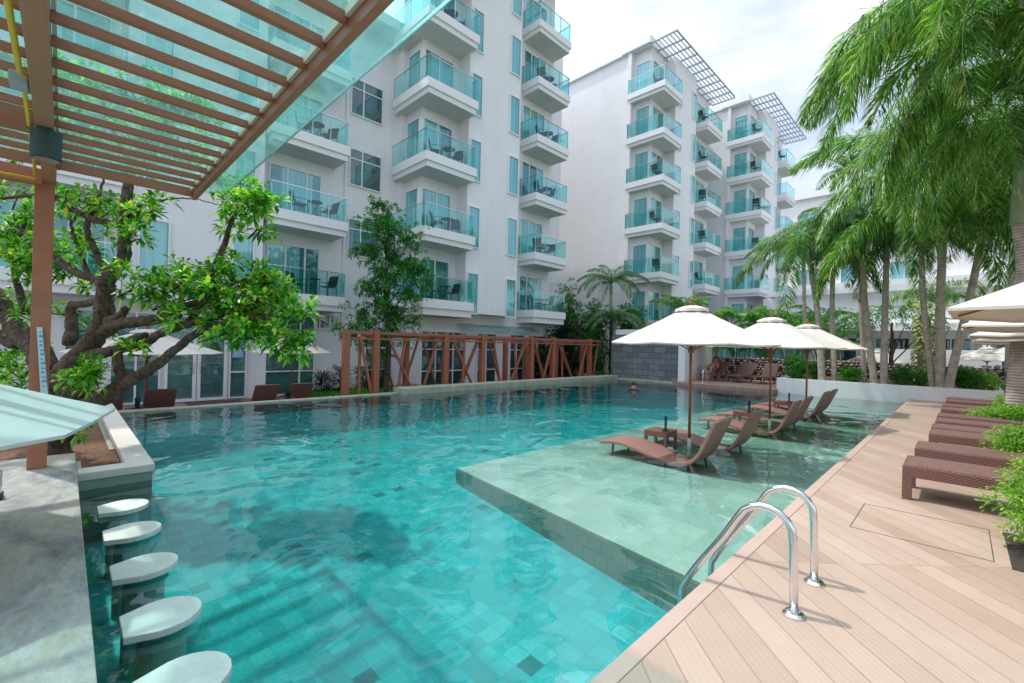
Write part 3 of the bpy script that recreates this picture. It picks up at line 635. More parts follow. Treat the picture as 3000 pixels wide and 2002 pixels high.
part('base', MB().box(-6.0, -5.86, -.40, -.345, .3, .345), M['black'], TP); part('spout', MB().tube([(-5.95, -.375, .34), (-5.97, -.375, .52), (-6.0, -.44, .60)], .02, 8), M['steel'], TP)

# ------------------------------------------------------------------ pergola
PG = thing('pergola', (-4, -.1, .3), 'brown timber pergola with slats and a glass sheet over the bar', 'pergola')
zB = 3.38
part('post', MB().box(-7.09, -6.97, -.25, -.1, .3, zB + .02), M['pergola'], PG, bevel=.004)
part('main_beam', MB().box(-7.1, 3, -.19, -.09, zB, zB + .2), M['pergola_l'], PG, bevel=.004)
part('edge_beam', MB().box(-6.62, 3, 1.06, 1.11, zB + .04, zB + .16), M['pergola'], PG)
for x, zz in ((-6.98, zB - .02), (-5.32, zB + .02)): part('cross_beam', MB().box(x - .06, x + .06, -4, -.195, zz - .02, zz + .14), M['pergola'], PG)
for k in range(24):
    x = -6.55 + .297 * k; sl = MB().box(x - .022, x + .022, -2.6, 1.055, zB + (.06 if k == 0 else .105), zB + .155)
    part('slat', sl, M['pergola'], PG)
b = MB()
for k in range(23): x = -6.55 + .297 * k; b.box(x + .03, x + .267, 1.035, 1.058, zB + .12, zB + .165)
b.box(-7.0, 3, -.085, -.065, zB + .16, zB + .2)
part('glazing_bead', b, M['pale'], PG)
part('glass_roof', MB().box(-6.7, 3, -2.6, 1.42, zB + .205, zB + .217), M['roofglass'], PG)
part('flashing', MB().box(-6.7, 3, 1.421, 1.429, zB + .2, zB + .222), M['railm'], PG)
LP = thing('spot_lamp', (-5.2, -.14, 3.2), 'dark speckled cylinder lamp fixed under the pergola beam', 'lamp')
part('lamp_housing', MB().lathe([(.088, 0), (.092, .008), (.092, .22), (.085, .225)], (-5.2, -.13, 3.15), 28), M['lampcyl'], LP, smooth=False)
part('reflector', MB().lathe([(.08, -.004), (.04, .0)], (-5.2, -.13, 3.148), 20), M['railm'], LP)
YC = thing('conduit', (-4, -.26, 3.3), 'yellow electrical conduit running along the pergola beam', 'conduit')
b = MB(); b.tube([(2, -.245, 3.44), (-4.3, -.235, 3.44), (-4.36, -.2, 3.44)], .016, 8); b.tube([(-4.55, -.225, 3.42), (-5.9, -.23, 3.40), (-6.8, -.24, 3.39)], .013, 8); b.tube([(-6.84, -.24, 3.36), (-6.84, -3.6, 3.36)], .014, 8)
part('pipe', b, M['yellow'], YC, smooth=True); part('junction_box', MB().box(-4.56, -4.38, -.29, -.2, 3.40, 3.47), M['grey'], YC, bevel=.01)
HG = thing('height_gauge', (-6.96, -.2, 1.5), 'pale blue printed measuring strip leaning on the pergola post', 'sign')
b = MB(); b.quad((-6.955, -.205, 1.82), (-6.945, -.162, 1.82), (-6.925, -.105, 1.10), (-6.935, -.16, 1.10)); b.quad((-6.957, -.205, 1.82), (-6.937, -.16, 1.10), (-6.927, -.105, 1.10), (-6.947, -.162, 1.82))
part('board', b, M['sign'], HG)
b = MB()
for k in range(13):
    z = 1.76 - k * .048; t = (1.82 - z) / .72; y = -.19 + t * .045; x = -6.94 + t * .02
    b.box(x, x + .003, y, y + .018 + .012 * (k % 3), z, z + .012 + .01 * (k % 2))
part('printed_marks', b, M['ink'], HG)

# ------------------------------------------------------------------ umbrellas
def umbrella(name, loc, Rr, zr, h, label, group, canvas='cream', base=0., phase=rad(22.5), vent=True, pole='wood', polex=None):
    t = thing(name, loc, label, 'umbrella', group); x, y, z = 0, 0, 0
    c = MB(); n = 8; seg = 5; base_i = 0
    rings = [(Rr * s, zr + h * (1 - s) - .018 * math.sin(math.pi * s) * Rr) for s in [1, .8, .6, .4, .2, .03]]
    V = []
    for ri, (r_, zz) in enumerate(rings):
        for k in range(n * 2):
            a = phase + math.pi * k / n; cr = r_ * (1 if k % 2 == 0 else math.cos(math.pi / n) * .985); V.append((cr * math.cos(a), cr * math.sin(a), zz - (.0 if k % 2 == 0 else .015 * r_)))
    c.v = V; m_ = n * 2
    for ri in range(len(rings) - 1):
        for k in range(m_): c.face(ri * m_ + k, ri * m_ + (k + 1) % m_, (ri + 1) * m_ + (k + 1) % m_, (ri + 1) * m_ + k)
    hb = len(c.v)
    for k in range(m_): vx = V[k]; c.v.append((vx[0] * .998, vx[1] * .998, vx[2] - .022))
    for k in range(m_): c.face(k, hb + k, hb + (k + 1) % m_, (k + 1) % m_)
    cn = part('canopy', c, M[canvas], t, local=True, smooth=False)
    if vent:
        v = MB(); r1 = Rr * .215; zz = zr + h * .79
        for r_, dz in ((r1, .0), (r1 * .97, .05), (r1 * .5, .035 + h * .09), (.02, h * .17)):
            for k in range(m_):
                a = phase + math.pi * k / n; cr = r_ * (1.0 if k % 2 == 0 else .93); v.v.append((cr * math.cos(a), cr * math.sin(a), zz + dz + (.012 if k % 2 else 0)))
        for ri in range(3):
            for k in range(m_): v.face(ri * m_ + k, ri * m_ + (k + 1) % m_, (ri + 1) * m_ + (k + 1) % m_, (ri + 1) * m_ + k)
        part('vent', v, M[canvas], cn, local=True)
    p = MB().tube([(0, 0, base), (0, 0, zr + h)], .024, 10); part('pole', p, M[pole], t, local=True, smooth=True)
    part('finial', MB().lathe([(.02, 0), (.045, .012), (.045, .03), (.02, .04), (.04, .06), (.02, .1), (.004, .12)], (0, 0, zr + h), 12), M['wood'], t, local=True, smooth=True)
    for k in range(n):
        a = phase + 2 * math.pi * k / n; e = (Rr * .96 * math.cos(a), Rr * .96 * math.sin(a), zr + .005)
        rb = part('rib', MB().tube([(0.03 * math.cos(a), .03 * math.sin(a), zr + h - .05), (Rr * .5 * math.cos(a), Rr * .5 * math.sin(a), zr + h * .5 - .09 * Rr), e], .011, 5), M['wood'], t, local=True)
        part('strut', MB().bar((0.03 * math.cos(a), .03 * math.sin(a), zr - .12), (Rr * .52 * math.cos(a), Rr * .52 * math.sin(a), zr + h * .42 - .02), .022, .016), M['wood'], rb, local=True)
    part('hub', MB().lathe([(.045, -.03), (.05, 0), (.045, .05)], (0, 0, zr - .14), 10), M['wood'], t, local=True)
    if base < 0: part('pole_sleeve', MB().tube([(0, 0, base), (0, 0, .16)], .032, 10), M['coping'], t, local=True)
    return t
GU = 'cream umbrellas standing in the shallow pool shelf'
U1 = umbrella('sun_umbrella', (-3.38, 7.9, 0), 1.42, 1.84, .70, 'nearest cream umbrella standing in the pool shelf', GU, base=-.14, phase=rad(0))
dup(U1, (-3.09, 11.6, 0), rad(11), 'middle cream umbrella of three standing in the pool shelf'); dup(U1, (-3.04, 14.85, 0), rad(24), 'farthest cream umbrella of three standing in the pool shelf')
GD = 'cream umbrellas over the deck loungers'
U2 = umbrella('sun_umbrella', (1.32, 5.28, .15), 1.5, 1.95, .72, 'nearest cream umbrella over the deck, large at the right edge', GD)
U2.rotation_euler[2] = 0
for y, x, l in ((8.0, 1.40, 'second nearest cream umbrella over the deck loungers'), (11.7, 1.5, 'third cream umbrella over the deck loungers'), (15.8, 1.62, 'fourth cream umbrella over the deck loungers'), (19.2, 1.7, 'fifth and farthest cream umbrella over the deck loungers')):
    dup(U2, (x, y, .15), 0, l)
GW_ = 'white umbrellas far behind the planter bed'
for x, y, z, l in ((-4.9, 32.4, .1, 'big white far umbrella left of the twin palm trunks'), (-3.6, 34.2, -.65, 'small low white umbrella under the big far one'), (1.0, 33, -.35, 'white far umbrella between leaning palm trunks at right'), (-1.6, 38, -.3, 'tiny white umbrella seen left of the ivy column'), (2.2, 30, .0, 'cream far umbrella above the lowest one at right')):
    dup(U2, (x, y, z), .2, l, scale=.95).__setitem__('group', GW_)
UB = umbrella('sun_umbrella', (-8.8, 23.6, .15), 1.35, 1.95, .65, 'cream umbrella with a thin pole over the far loungers', 'cream umbrellas over the far loungers')
GT = 'umbrellas on the terrace by the glass doors'
UT = umbrella('sun_umbrella', (-15.6, 5.35, TZ), 1.2, 1.88, .62, 'pale umbrella with a red pole in front of the glass wall, right of the tree', GT, base=0)
dup(UT, (-15.0, 1.55, TZ), .2, 'pale umbrella on the terrace half hidden by the tree branches', scale=(1.4, 1.4, 1))
BU = umbrella('bar_umbrella', (-4.55, -1.18, -.45), 1.5, 1.62, .62, 'large pale aqua umbrella canopy in the left foreground by the bar', None, canvas='aqua', vent=False, phase=rad(8))
part('tie_strap', MB().tube([(1.06, .93, 1.58), (1.0, .92, 1.48), (.95, .90, 1.42)], .012, 6), M['white'], BU, local=True)

# ------------------------------------------------------------------ ladder
def ladder(loc, label, grp):
    t = thing('pool_ladder', loc, label, 'ladder', grp)
    for dy in (-.27, .27):
        pts = [(.0, 0, 0)]
        pts = [(.0, dy, .0), (-.005, dy, .22), (-.01, dy, .42)]
        for k in range(1, 9):
            a = rad(k * 158 / 8); pts.append((-.17 + .16 * math.cos(a), dy, .46 + .15 * math.sin(a)))
        pts += [(-.42, dy, .34), (-.56, dy, .13), (-.64, dy, .0), (-.69, dy, -.1), (-.70, dy, -.25), (-.70, dy, -.75)]
        part('handrail', MB().tube(pts, .0235, 14), M['steel'], t, smooth=True, local=True)
        part('flange', MB().lathe([(.062, .0), (.062, .008), (.048, .022), (.03, .026)], (0, dy, .001), 24), M['steel'], t, smooth=False, local=True)
    for z in (-.3, -.55): part('step', MB().box(-.74, -.66, -.25, .25, z, z + .025), M['steel'], t, local=True)
    return t
LD = ladder((-.69, 3.43, .15), 'polished steel pool ladder handrails fixed to the near deck', None)
ld2 = dup(LD, (-8.7, 21.05, .15), rad(-90), 'small steel pool ladder at the far terrace edge')

# ------------------------------------------------------------------ loungers on the deck
def deck_lounger():
    t = thing('deck_lounger', (0, 0, 0), 'x', 'lounger', 'flat brown wicker loungers in a row along the deck')
    part('bed', MB().box(0, 1.95, 0, .7, .25, .37), M['wicker'], t, local=True, bevel=.008)
    part('mattress', MB().box(.03, 1.92, .03, .67, .37, .376), M['sling'], t, local=True)
    for x in (.0, 1.87):
        for y in (.0, .62): part('leg', MB().box(x, x + .08, y, y + .08, 0, .252), M['wicker'], t, local=True)
    return t
DL = deck_lounger()
ys = [6.56, 7.88, 9.46, 10.3, 11.36, 12.35, 13.9, 14.9, 16.5, 17.5]; xs = [-.43, -.40, -.32, -.32, -.30, -.30, -.28, -.28, -.24, -.24]
dd = ['nearest to the camera', 'second from the camera', 'third from the camera, just behind the second shrub', 'fourth from the camera, beside the third', 'fifth from the camera', 'sixth from the camera, beside the broad low shrub', 'seventh from the camera, behind the broad shrub', 'eighth from the camera', 'second farthest, near the white planter bed', 'farthest, next to the white planter bed']
for k in range(10):
    l = 'brown wicker deck lounger, ' + dd[k]
    if k == 0: DL.location = (xs[0], ys[0], .15); DL['label'] = l
    else: dup(DL, (xs[k], ys[k], .15), 0, l)
def side_table(loc, label, grp, mat_='wicker', s=.42, h=.36):
    t = thing('side_table', loc, label, 'table', grp)
    part('table_top', MB().box(-s / 2, s / 2, -s / 2, s / 2, h - .1, h), M[mat_], t, local=True, bevel=.005)
    for x in (-1, 1):
        for y in (-1, 1): part('leg', MB().box(x * s / 2 - (.045 if x > 0 else 0), x * s / 2 + (.045 if x < 0 else 0), y * s / 2 - (.045 if y > 0 else 0), y * s / 2 + (.045 if y < 0 else 0), 0, h - .1), M[mat_], t, local=True)
    return t
T1 = side_table((1.1, 11.05 + .07, .15), 'small brown wicker table beside the fifth deck lounger', 'wicker side tables')

# ------------------------------------------------------------------ wave chaises in the shelf
def chaise():
    t = thing('wave_chaise', (0, 0, 0), 'x', 'chaise', 'curved brown wicker chaises standing in the shallow shelf')
    prof = [(0, .11), (.12, .14), (.3, .16), (.5, .15), (.7, .115), (.9, .07), (1.1, .03), (1.3, .005), (1.45, .012), (1.57, .06), (1.67, .15), (1.75, .28), (1.82, .44), (1.89, .60), (1.95, .73)]
    def cat(ps, k=4):
        o = []
        for i in range(len(ps) - 1):
            p0, p1, p2, p3 = [Vector((a[0], a[1], 0)) for a in (ps[max(i - 1, 0)], ps[i], ps[i + 1], ps[min(i + 2, len(ps) - 1)])]
            for j in range(k):
                u = j / k; q = .5 * ((2 * p1) + (-p0 + p2) * u + (2 * p0 - 5 * p1 + 4 * p2 - p3) * u * u + (-p0 + 3 * p1 - 3 * p2 + p3) * u ** 3); o.append((q.x, q.y))
        return o + [ps[-1]]
    P = cat(prof, 3); b = MB(); w = .33; th = .05
    for i, (x, z) in enumerate(P):
        d = Vector((P[min(i + 1, len(P) - 1)][0] - P[max(i - 1, 0)][0], P[min(i + 1, len(P) - 1)][1] - P[max(i - 1, 0)][1])).normalized(); nx, nz = d.y * th, -d.x * th
        b.v += [(x, -w, z), (x, w, z), (x + nx, w, z + nz), (x + nx, -w, z + nz)]
    for i in range(len(P) - 1):
        for k in range(4): b.face(i * 4 + k, i * 4 + (k + 1) % 4, i * 4 + 4 + (k + 1) % 4, i * 4 + 4 + k)
    b.face(0, 3, 2, 1); n = (len(P) - 1) * 4; b.face(n, n + 1, n + 2, n + 3)
    part('body', b, M['chaise'], t, local=True, bevel=.01)
    for x, z in ((.24, .11), (1.60, .03)):
        for y in (-.27, .27): part('leg', MB().bar((x, y, z), (x + (.03 if x > 1 else -.02), y, -.11), .028), M['wicker'], t, local=True)
    return t
CZ = chaise(); cy = [7.05, 8.5, 10.95, 12.2, 14.3, 15.35]; cx = [-4.47, -4.42, -4.36, -4.4, -4.42, -4.42]
cd = ['nearest to the camera, in front of the umbrella pole', 'second from the camera, behind the first umbrella pole', 'third from the camera, its seat lowest in the water', 'fourth from the camera, beside the third', 'second farthest, before the white planter bed', 'farthest, before the white planter bed']
for k in range(6):
    l = 'curved wicker chaise in the pool, ' + cd[k]
    if k == 0: CZ.location = (cx[0], cy[0], -.03); CZ['label'] = l
    else: dup(CZ, (cx[k], cy[k], -.03), 0, l)
T2 = side_table((-3.78, 7.62, -.08), 'wicker side table with blue tumbler beside the nearest wave chaise', 'wicker side tables')
dup(T2, (-3.6, 11.55, -.08), 0, 'wicker side table with dark tumbler between the middle wave chaises')
dup(T2, (-3.6, 14.85, -.08), 0, 'wicker side table between the farthest wave chaises')
def tumbler(loc, label, grp='blue tumblers on side tables', h=.17):
    t = thing('tumbler', loc, label, 'tumbler', grp)
    part('holder', MB().lathe([(.05, 0), (.05, .012), (.03, .014)], (0, 0, 0), 14), M['black'], t, local=True)
    part('glass', MB().lathe([(.022, .012), (.026, h), (.022, h), (.019, .02)], (0, 0, 0), 14), M['blue'] if False else M['bluegl'], t, local=True)
    return t
TM = tumbler((-3.67, 7.58, .28), 'tall blue tumbler on the table by the nearest wave chaise', h=.26)
dup(TM, (-3.5, 11.5, .28), 0, 'tall tumbler on the table between the middle wave chaises'); dup(TM, (-3.45, 14.8, .28), 0, 'tall tumbler on the table by the farthest wave chaises')

# ------------------------------------------------------------------ far and terrace loungers with raised backs
def sling_lounger():
    t = thing('sling_lounger', (0, 0, 0), 'x', 'lounger', 'brown loungers with raised backs')
    part('seat', MB().box(-.33, .33, 0, 1.25, .30, .35), M['sling'], t, local=True, bevel=.008)
    mt = Matrix.Translation((0, 1.22, .33)) @ Matrix.Rotation(rad(52), 4, 'X')
    part('backrest', MB().box(-.33, .33, 0, .78, -.02, .02, mt), M['sling'], t, local=True, bevel=.008)
    for x in (-.31, .31):
        for y in (.06, 1.2): part('leg', MB().box(x - .025, x + .025, y - .025, y + .025, 0, .3), M['sling'], t, local=True)
    for x in (-.31, .31): part('side_rail', MB().box(x - .02, x + .02, .0, 1.9, .255, .30), M['sling'], t, local=True)
    return t
SL = sling_lounger()
sp = [((-8.95, 22.7, .15), rad(-6), 'brown lounger with raised back and a person sitting on it, far deck'), ((-7.75, 23.0, .15), rad(-8), 'empty brown lounger with raised back, left of two on the far deck'), ((-6.75, 23.1, .15), rad(-8), 'empty brown lounger with raised back, beside the white planter bed'),
      ((-15.9, 1.8, TZ), rad(90), 'large brown lounger back in front of the glass doors'), ((-15.9, .75, TZ), rad(90), 'brown lounger back below the lowest thick branch'), ((-15.9, 4.3, TZ), rad(90), 'brown lounger back before the white column, right of the doors'), ((-15.9, 5.3, TZ), rad(90), 'brown lounger back nearest the red steel trellis')]
for k, (l, rz, lab) in enumerate(sp):
    if k >= 3: l = (-16.15, l[1], l[2]); rz = rad(-90) 
    if k == 0: SL.location = l; SL.rotation_euler[2] = rz; SL['label'] = lab
    else: dup(SL, l, rz, lab)
for (x, y, l) in ((-14.35, 1.32, 'low dark table with blue tumbler beside the large lounger back'), (-14.35, 4.82, 'low dark table with blue tumbler between the two right terrace loungers')):
    dup(T2, (x, y, TZ + .08), 0, l, scale=(1, 1, 1.2)); dup(TM, (x + .05, y, TZ + .52), 0, l.replace('low dark table with blue tumbler', 'blue tumbler standing on the low dark table'), scale=(2.2, 2.2, 1))
dup(T2, (-8.3, 24.4, .15), 0, 'dark side table beside the far umbrella pole'); dup(TM, (-8.3, 24.4, .52), 0, 'blue tumbler on the table beside the far umbrella pole', scale=(2.5, 2.5, 1))
solo('door_mat', MB().box(-19.1, -18.3, 3.0, 4.9, TZ, TZ + .015), M['mat'], 'dark doormat on the terrace in front of the glass doors', 'mat')

# ------------------------------------------------------------------ people
def skin_body(name, verts, edges, radii, mat_, parent, loc=(0, 0, 0)):
    me = bpy.data.meshes.new(name); me.from_pydata(verts, edges, []); me.materials.append(mat_)
    o = bpy.data.objects.new(name, me); COL.objects.link(o); o.location = loc
    if parent: o.parent = parent
    s = o.modifiers.new('skin', 'SKIN'); s.use_smooth_shade = True
    for i, r_ in enumerate(radii): me.skin_vertices[0].data[i].radius = (r_, r_) if not isinstance(r_, tuple) else r_
    me.skin_vertices[0].data[0].use_root = True
    u = o.modifiers.new('sub', 'SUBSURF'); u.levels = 1; u.render_levels = 2
    return o
# seated person, knees up, leaning against the backrest (local: +Y towards the backrest)
V = [(0, 0, .12), (0, .14, .32), (0, .25, .52), (0, .27, .60), (0, .27, .66), (0, .255, .76),
     (-.10, -.02, .10), (-.14, -.40, .36), (-.13, -.56, .04), (-.13, -.74, .03), (.10, -.02, .10), (.15, -.38, .40), (.12, -.52, .06), (.12, -.70, .04),
     (-.17, .24, .50), (-.26, .06, .34), (-.16, -.20, .36), (-.14, -.30, .38), (.17, .24, .50), (.25, .05, .32), (.15, -.16, .40), (.13, -.27, .42)]
Eg = [(0, 1), (1, 2), (2, 3), (3, 4), (4, 5), (0, 6), (6, 7), (7, 8), (8, 9), (0, 10), (10, 11), (11, 12), (12, 13), (2, 14), (14, 15), (15, 16), (16, 17), (2, 18), (18, 19), (19, 20), (20, 21)]
rd = [.13, .125, .12, .06, .075, .085, .09, .06, .04, .035, .09, .06, .04, .035, .06, .042, .032, .028, .06, .042, .032, .028]
pr = skin_body('person', V, Eg, rd, M['skin'], None, (-8.99, 23.72, .50)); pr.rotation_euler[2] = rad(-6)
tag(pr, 'person with knees drawn up sitting on the far lounger in pink swimwear', 'person')
part('hair', MB().blob((0, .285, .79), (.095, .095, .10), 2), M['hair'], pr, smooth=True, local=True)
part('swimwear', MB().lathe([(.15, -.02), (.155, .1), (.14, .2), (.10, .22)], (0, .03, .02), 14), M['pink'], pr, smooth=True, local=True)
# swimmer
V = [(0, 0, -.15), (0, .05, .0), (0, .08, .07), (0, .09, .13), (0, .085, .21), (-.16, .02, -.05), (-.26, .20, -.12), (-.22, .42, -.10), (.17, .0, -.05), (.28, .16, -.10), (.26, .40, -.03)]
Eg = [(0, 1), (1, 2), (2, 3), (3, 4), (1, 5), (5, 6), (6, 7), (1, 8), (8, 9), (9, 10)]
sw = skin_body('person', V, Eg, [.15, .13, .07, .08, .085, .075, .05, .035, .075, .05, .035], M['skin'], None, (-9.45, 16.6, .0)); sw.rotation_euler[2] = .6
tag(sw, 'swimmer with dark hair, head and shoulders above the far water', 'person')
part('hair', MB().blob((0, .105, .22), (.092, .095, .10), 2), M['hair'], sw, smooth=True, local=True)
part('swim_shirt', MB().blob((0, .0, -.03), (.23, .17, .10), 2), M['navy'], sw, smooth=True, local=True)

# ------------------------------------------------------------------ vegetation
def smooth_path(ps, k=5, wob=0, rnd=R):
    ps = [Vector(p) for p in ps]; o = []
    for i in range(len(ps) - 1):
        p0, p1, p2, p3 = ps[max(i - 1, 0)], ps[i], ps[i + 1], ps[min(i + 2, len(ps) - 1)]
        for j in range(k):
            u = j / k; q = .5 * ((2 * p1) + (-p0 + p2) * u + (2 * p0 - 5 * p1 + 4 * p2 - p3) * u * u + (-p0 + 3 * p1 - 3 * p2 + p3) * u ** 3)
            if wob: q = q + Vector((rnd.uniform(-wob, wob), rnd.uniform(-wob, wob), rnd.uniform(-wob, wob)))
            o.append(q)
    o.append(ps[-1]); return o
def lerp_r(rs, n): return [rs[0] + (0) if n == 1 else rs[min(int(i * (len(rs) - 1) / (n - 1)), len(rs) - 2)] * (1 - (i * (len(rs) - 1) / (n - 1) - min(int(i * (len(rs) - 1) / (n - 1)), len(rs) - 2))) + rs[min(int(i * (len(rs) - 1) / (n - 1)), len(rs) - 2) + 1] * (i * (len(rs) - 1) / (n - 1) - min(int(i * (len(rs) - 1) / (n - 1)), len(rs) - 2)) for i in range(n)]
def limb(mb, pts, rs, n=9, k=6, wob=.0, jit=.08, rnd=R):
    P = smooth_path(pts, k, wob, rnd); q = lerp_r(rs, len(P)); q = [r_ * rnd.uniform(1 - jit, 1 + jit) for r_ in q]
    b0 = len(mb.v); mb.tube(P, q, n)
    for i in range(b0, len(mb.v)):
        v = Vector(mb.v[i]); d = mnoise.noise(v * 5) * .14 + mnoise.noise(v * 22) * .14; c = P[min((i - b0) // n, len(P) - 1)]; mb.v[i] = tuple(c + (v - c) * (1 + d))
    return P
def rosette(mb, p, d, n, L, W, rnd, spread=1.0):
    d = d.normalized(); a = d.cross(Vector((.3, .5, .8))).normalized(); b = d.cross(a); o = rnd.uniform(0, 6.28)
    for k in range(n):
        t = o + 2.4 * k; s = .35 + .65 * (k / n) * spread
        dir_ = d * (1.15 - s) + (a * math.cos(t) + b * math.sin(t)) * s; mb.leaf(p + dir_ * .02, dir_ + Vector((0, 0, .05)), L * rnd.uniform(.65, 1.2), W * rnd.uniform(.8, 1.15), rnd.uniform(.1, .45))
def cloud(mb, c, r, n, L, W, rnd, rn=5, shell=.45):
    c = Vector(c)
    for k in range(n):
        while True:
            u = Vector((rnd.uniform(-1, 1), rnd.uniform(-1, 1), rnd.uniform(-1, 1)))
            if shell < u.length < 1: break
        if mnoise.noise(Vector((u.x * 2 + c.x, u.y * 2 + c.y, u.z * 2 + c.z))) < -.22: continue
        p = c + Vector((u.x * r[0], u.y * r[1], u.z * r[2])); rosette(mb, p, u + Vector((0, 0, .45)), rn, L, W, rnd)

# gnarled tree in the planter
TREE = thing('gnarled_tree', (-8.6, -.05, .02), 'old gnarled spreading tree with bright green leaves in the stone planter', 'tree')
CAM_R = None
def dpt(px, py, D):
    f, y_, p_, r_ = 1312.3, rad(44.963), rad(.375), rad(1.306); q = 3000 / 2350
    fw = Vector((-math.sin(y_) * math.cos(p_), math.cos(y_) * math.cos(p_), math.sin(p_))); rt = Vector((math.cos(y_), math.sin(y_), 0)); up = rt.cross(fw)
    r2 = rt * math.cos(r_) + up * math.sin(r_); u2 = -rt * math.sin(r_) + up * math.cos(r_)
    return Vector((0, 0, 1.75)) + (fw + r2 * ((px * q - 1500) / f) - u2 * ((py * q - 1001) / f)) * D
rt_ = random.Random(11)
tr = MB()
LB = [
 ([(118, 1050, 6.05), (128, 1000, 6.05), (165, 945, 6.0), (170, 900, 6.0), (140, 850, 6.0)], [.27, .21, .20, .21, .2]),
 ([(140, 930, 6.05), (110, 870, 6.1), (80, 800, 6.2), (45, 770, 6.3), (0, 700, 6.4), (-50, 610, 6.5)], [.2, .17, .14, .13, .12, .09]),
 ([(120, 850, 6.1), (70, 765, 6.3), (30, 790, 6.5), (-40, 740, 6.6)], [.12, .10, .09, .08]),
 ([(130, 880, 6.0), (170, 830, 6.0), (215, 780, 5.95), (237, 730, 5.9), (240, 690, 5.9), (245, 650, 5.9)], [.18, .15, .14, .12, .11, .13]),
 ([(240, 660, 5.9), (262, 620, 5.9), (285, 590, 5.9), (284, 520, 5.9), (292, 440, 5.95), (300, 380, 6.0), (330, 330, 6.1)], [.10, .09, .085, .075, .07, .055, .03]),
 ([(240, 650, 5.9), (200, 635, 5.9), (160, 620, 6.0), (125, 590, 6.1), (80, 570, 6.2), (40, 520, 6.2)], [.08, .06, .05, .045, .035, .02]),
 ([(250, 640, 5.9), (225, 590, 5.9), (200, 530, 5.9), (205, 500, 5.95), (225, 460, 6), (240, 400, 6)], [.06, .045, .04, .032, .025, .012]),
 ([(205, 635, 5.9), (190, 600, 5.9), (172, 550, 5.9), (160, 500, 5.9), (150, 440, 6)], [.04, .03, .026, .02, .01]),
 ([(288, 520, 5.9), (220, 505, 5.9), (165, 480, 5.95), (130, 455, 6.0), (60, 450, 6.1), (0, 455, 6.2)], [.05, .045, .045, .04, .035, .02]),
 ([(225, 770, 5.95), (270, 745, 5.8), (320, 738, 5.7), (370, 730, 5.65), (430, 700, 5.7), (500, 690, 5.8)], [.11, .085, .08, .07, .05, .02]),
 ([(240, 740, 5.9), (270, 730, 5.8), (290, 708, 5.75)], [.09, .06, .05]),
 ([(175, 820, 6.0), (230, 812, 5.9), (280, 800, 5.8), (330, 790, 5.7), (370, 765, 5.65), (430, 745, 5.6), (520, 720, 5.7), (600, 690, 5.8)], [.11, .085, .07, .065, .06, .055, .035, .015]),
 ([(180, 935, 6.0), (230, 920, 5.9), (270, 890, 5.8), (310, 868, 5.7), (350, 845, 5.65), (400, 805, 5.6), (445, 770, 5.6), (520, 740, 5.6), (600, 730, 5.6), (650, 750, 5.6)], [.17, .12, .105, .09, .075, .065, .055, .04, .03, .015]),
 ([(285, 870, 5.75), (272, 835, 5.7), (275, 800, 5.72), (300, 780, 5.7), (335, 770, 5.65)], [.075, .06, .058, .055, .05]),
 ([(480, 640, 5.8), (500, 600, 5.8), (515, 560, 5.8), (535, 500, 5.8), (560, 460, 5.8)], [.045, .045, .04, .03, .015]),
 ([(430, 745, 5.65), (470, 690, 5.75), (480, 640, 5.8)], [.05, .045, .045]),
 ([(160, 700, 6.1), (165, 740, 6.1), (160, 790, 6.05)], [.07, .08, .09]),
 ([(165, 700, 6.1), (200, 697, 6.0), (238, 690, 5.95)], [.06, .055, .06]),
 ([(300, 480, 5.9), (350, 465, 5.9), (430, 455, 5.9), (500, 470, 5.9)], [.02, .014, .01, .006]),
 ([(500, 690, 5.7), (560, 650, 5.8), (630, 620, 5.9)], [.03, .02, .01]),
 ([(300, 380, 6.0), (260, 300, 6.1), (230, 220, 6.2)], [.04, .03, .015]), ([(330, 330, 6.1), (400, 260, 6.2), (450, 230, 6.2)], [.03, .02, .01]),
 ([(60, 720, 6.3), (30, 600, 6.4), (60, 500, 6.4)], [.06, .04, .02]),
]
for pts, rs in LB: limb(tr, [dpt(*p) for p in pts], [q_ * .86 for q_ in rs], 10, 6, .008, .07, rt_)
lf = MB(); tw = tr
def pc(px, py, D, rx, ry, n, L=.15, W=.058, rn=6, dep=.45):
    """leaf cluster centred at a measured place of the crown, radii in metres"""
    c = dpt(px, py, D)
    for q in range(max(2, int(n / 6))):
        u = Vector((rt_.gauss(0, .5), rt_.gauss(0, .5), rt_.gauss(0, .5))); cc = c + Vector((u.x * rx, u.y * rx, u.z * ry)); cloud(lf, cc, (.13, .13, .10), rt_.randint(4, 13), L * .92, W * .95, rt_, rn, .0)
        if q % 3 == 0: tw.tube([cc, cc + Vector((rt_.uniform(-.15, .15), rt_.uniform(-.15, .15), -.12)), c + (cc - c) * .3 + Vector((0, 0, -.1))], [.006, .009, .013], 5)
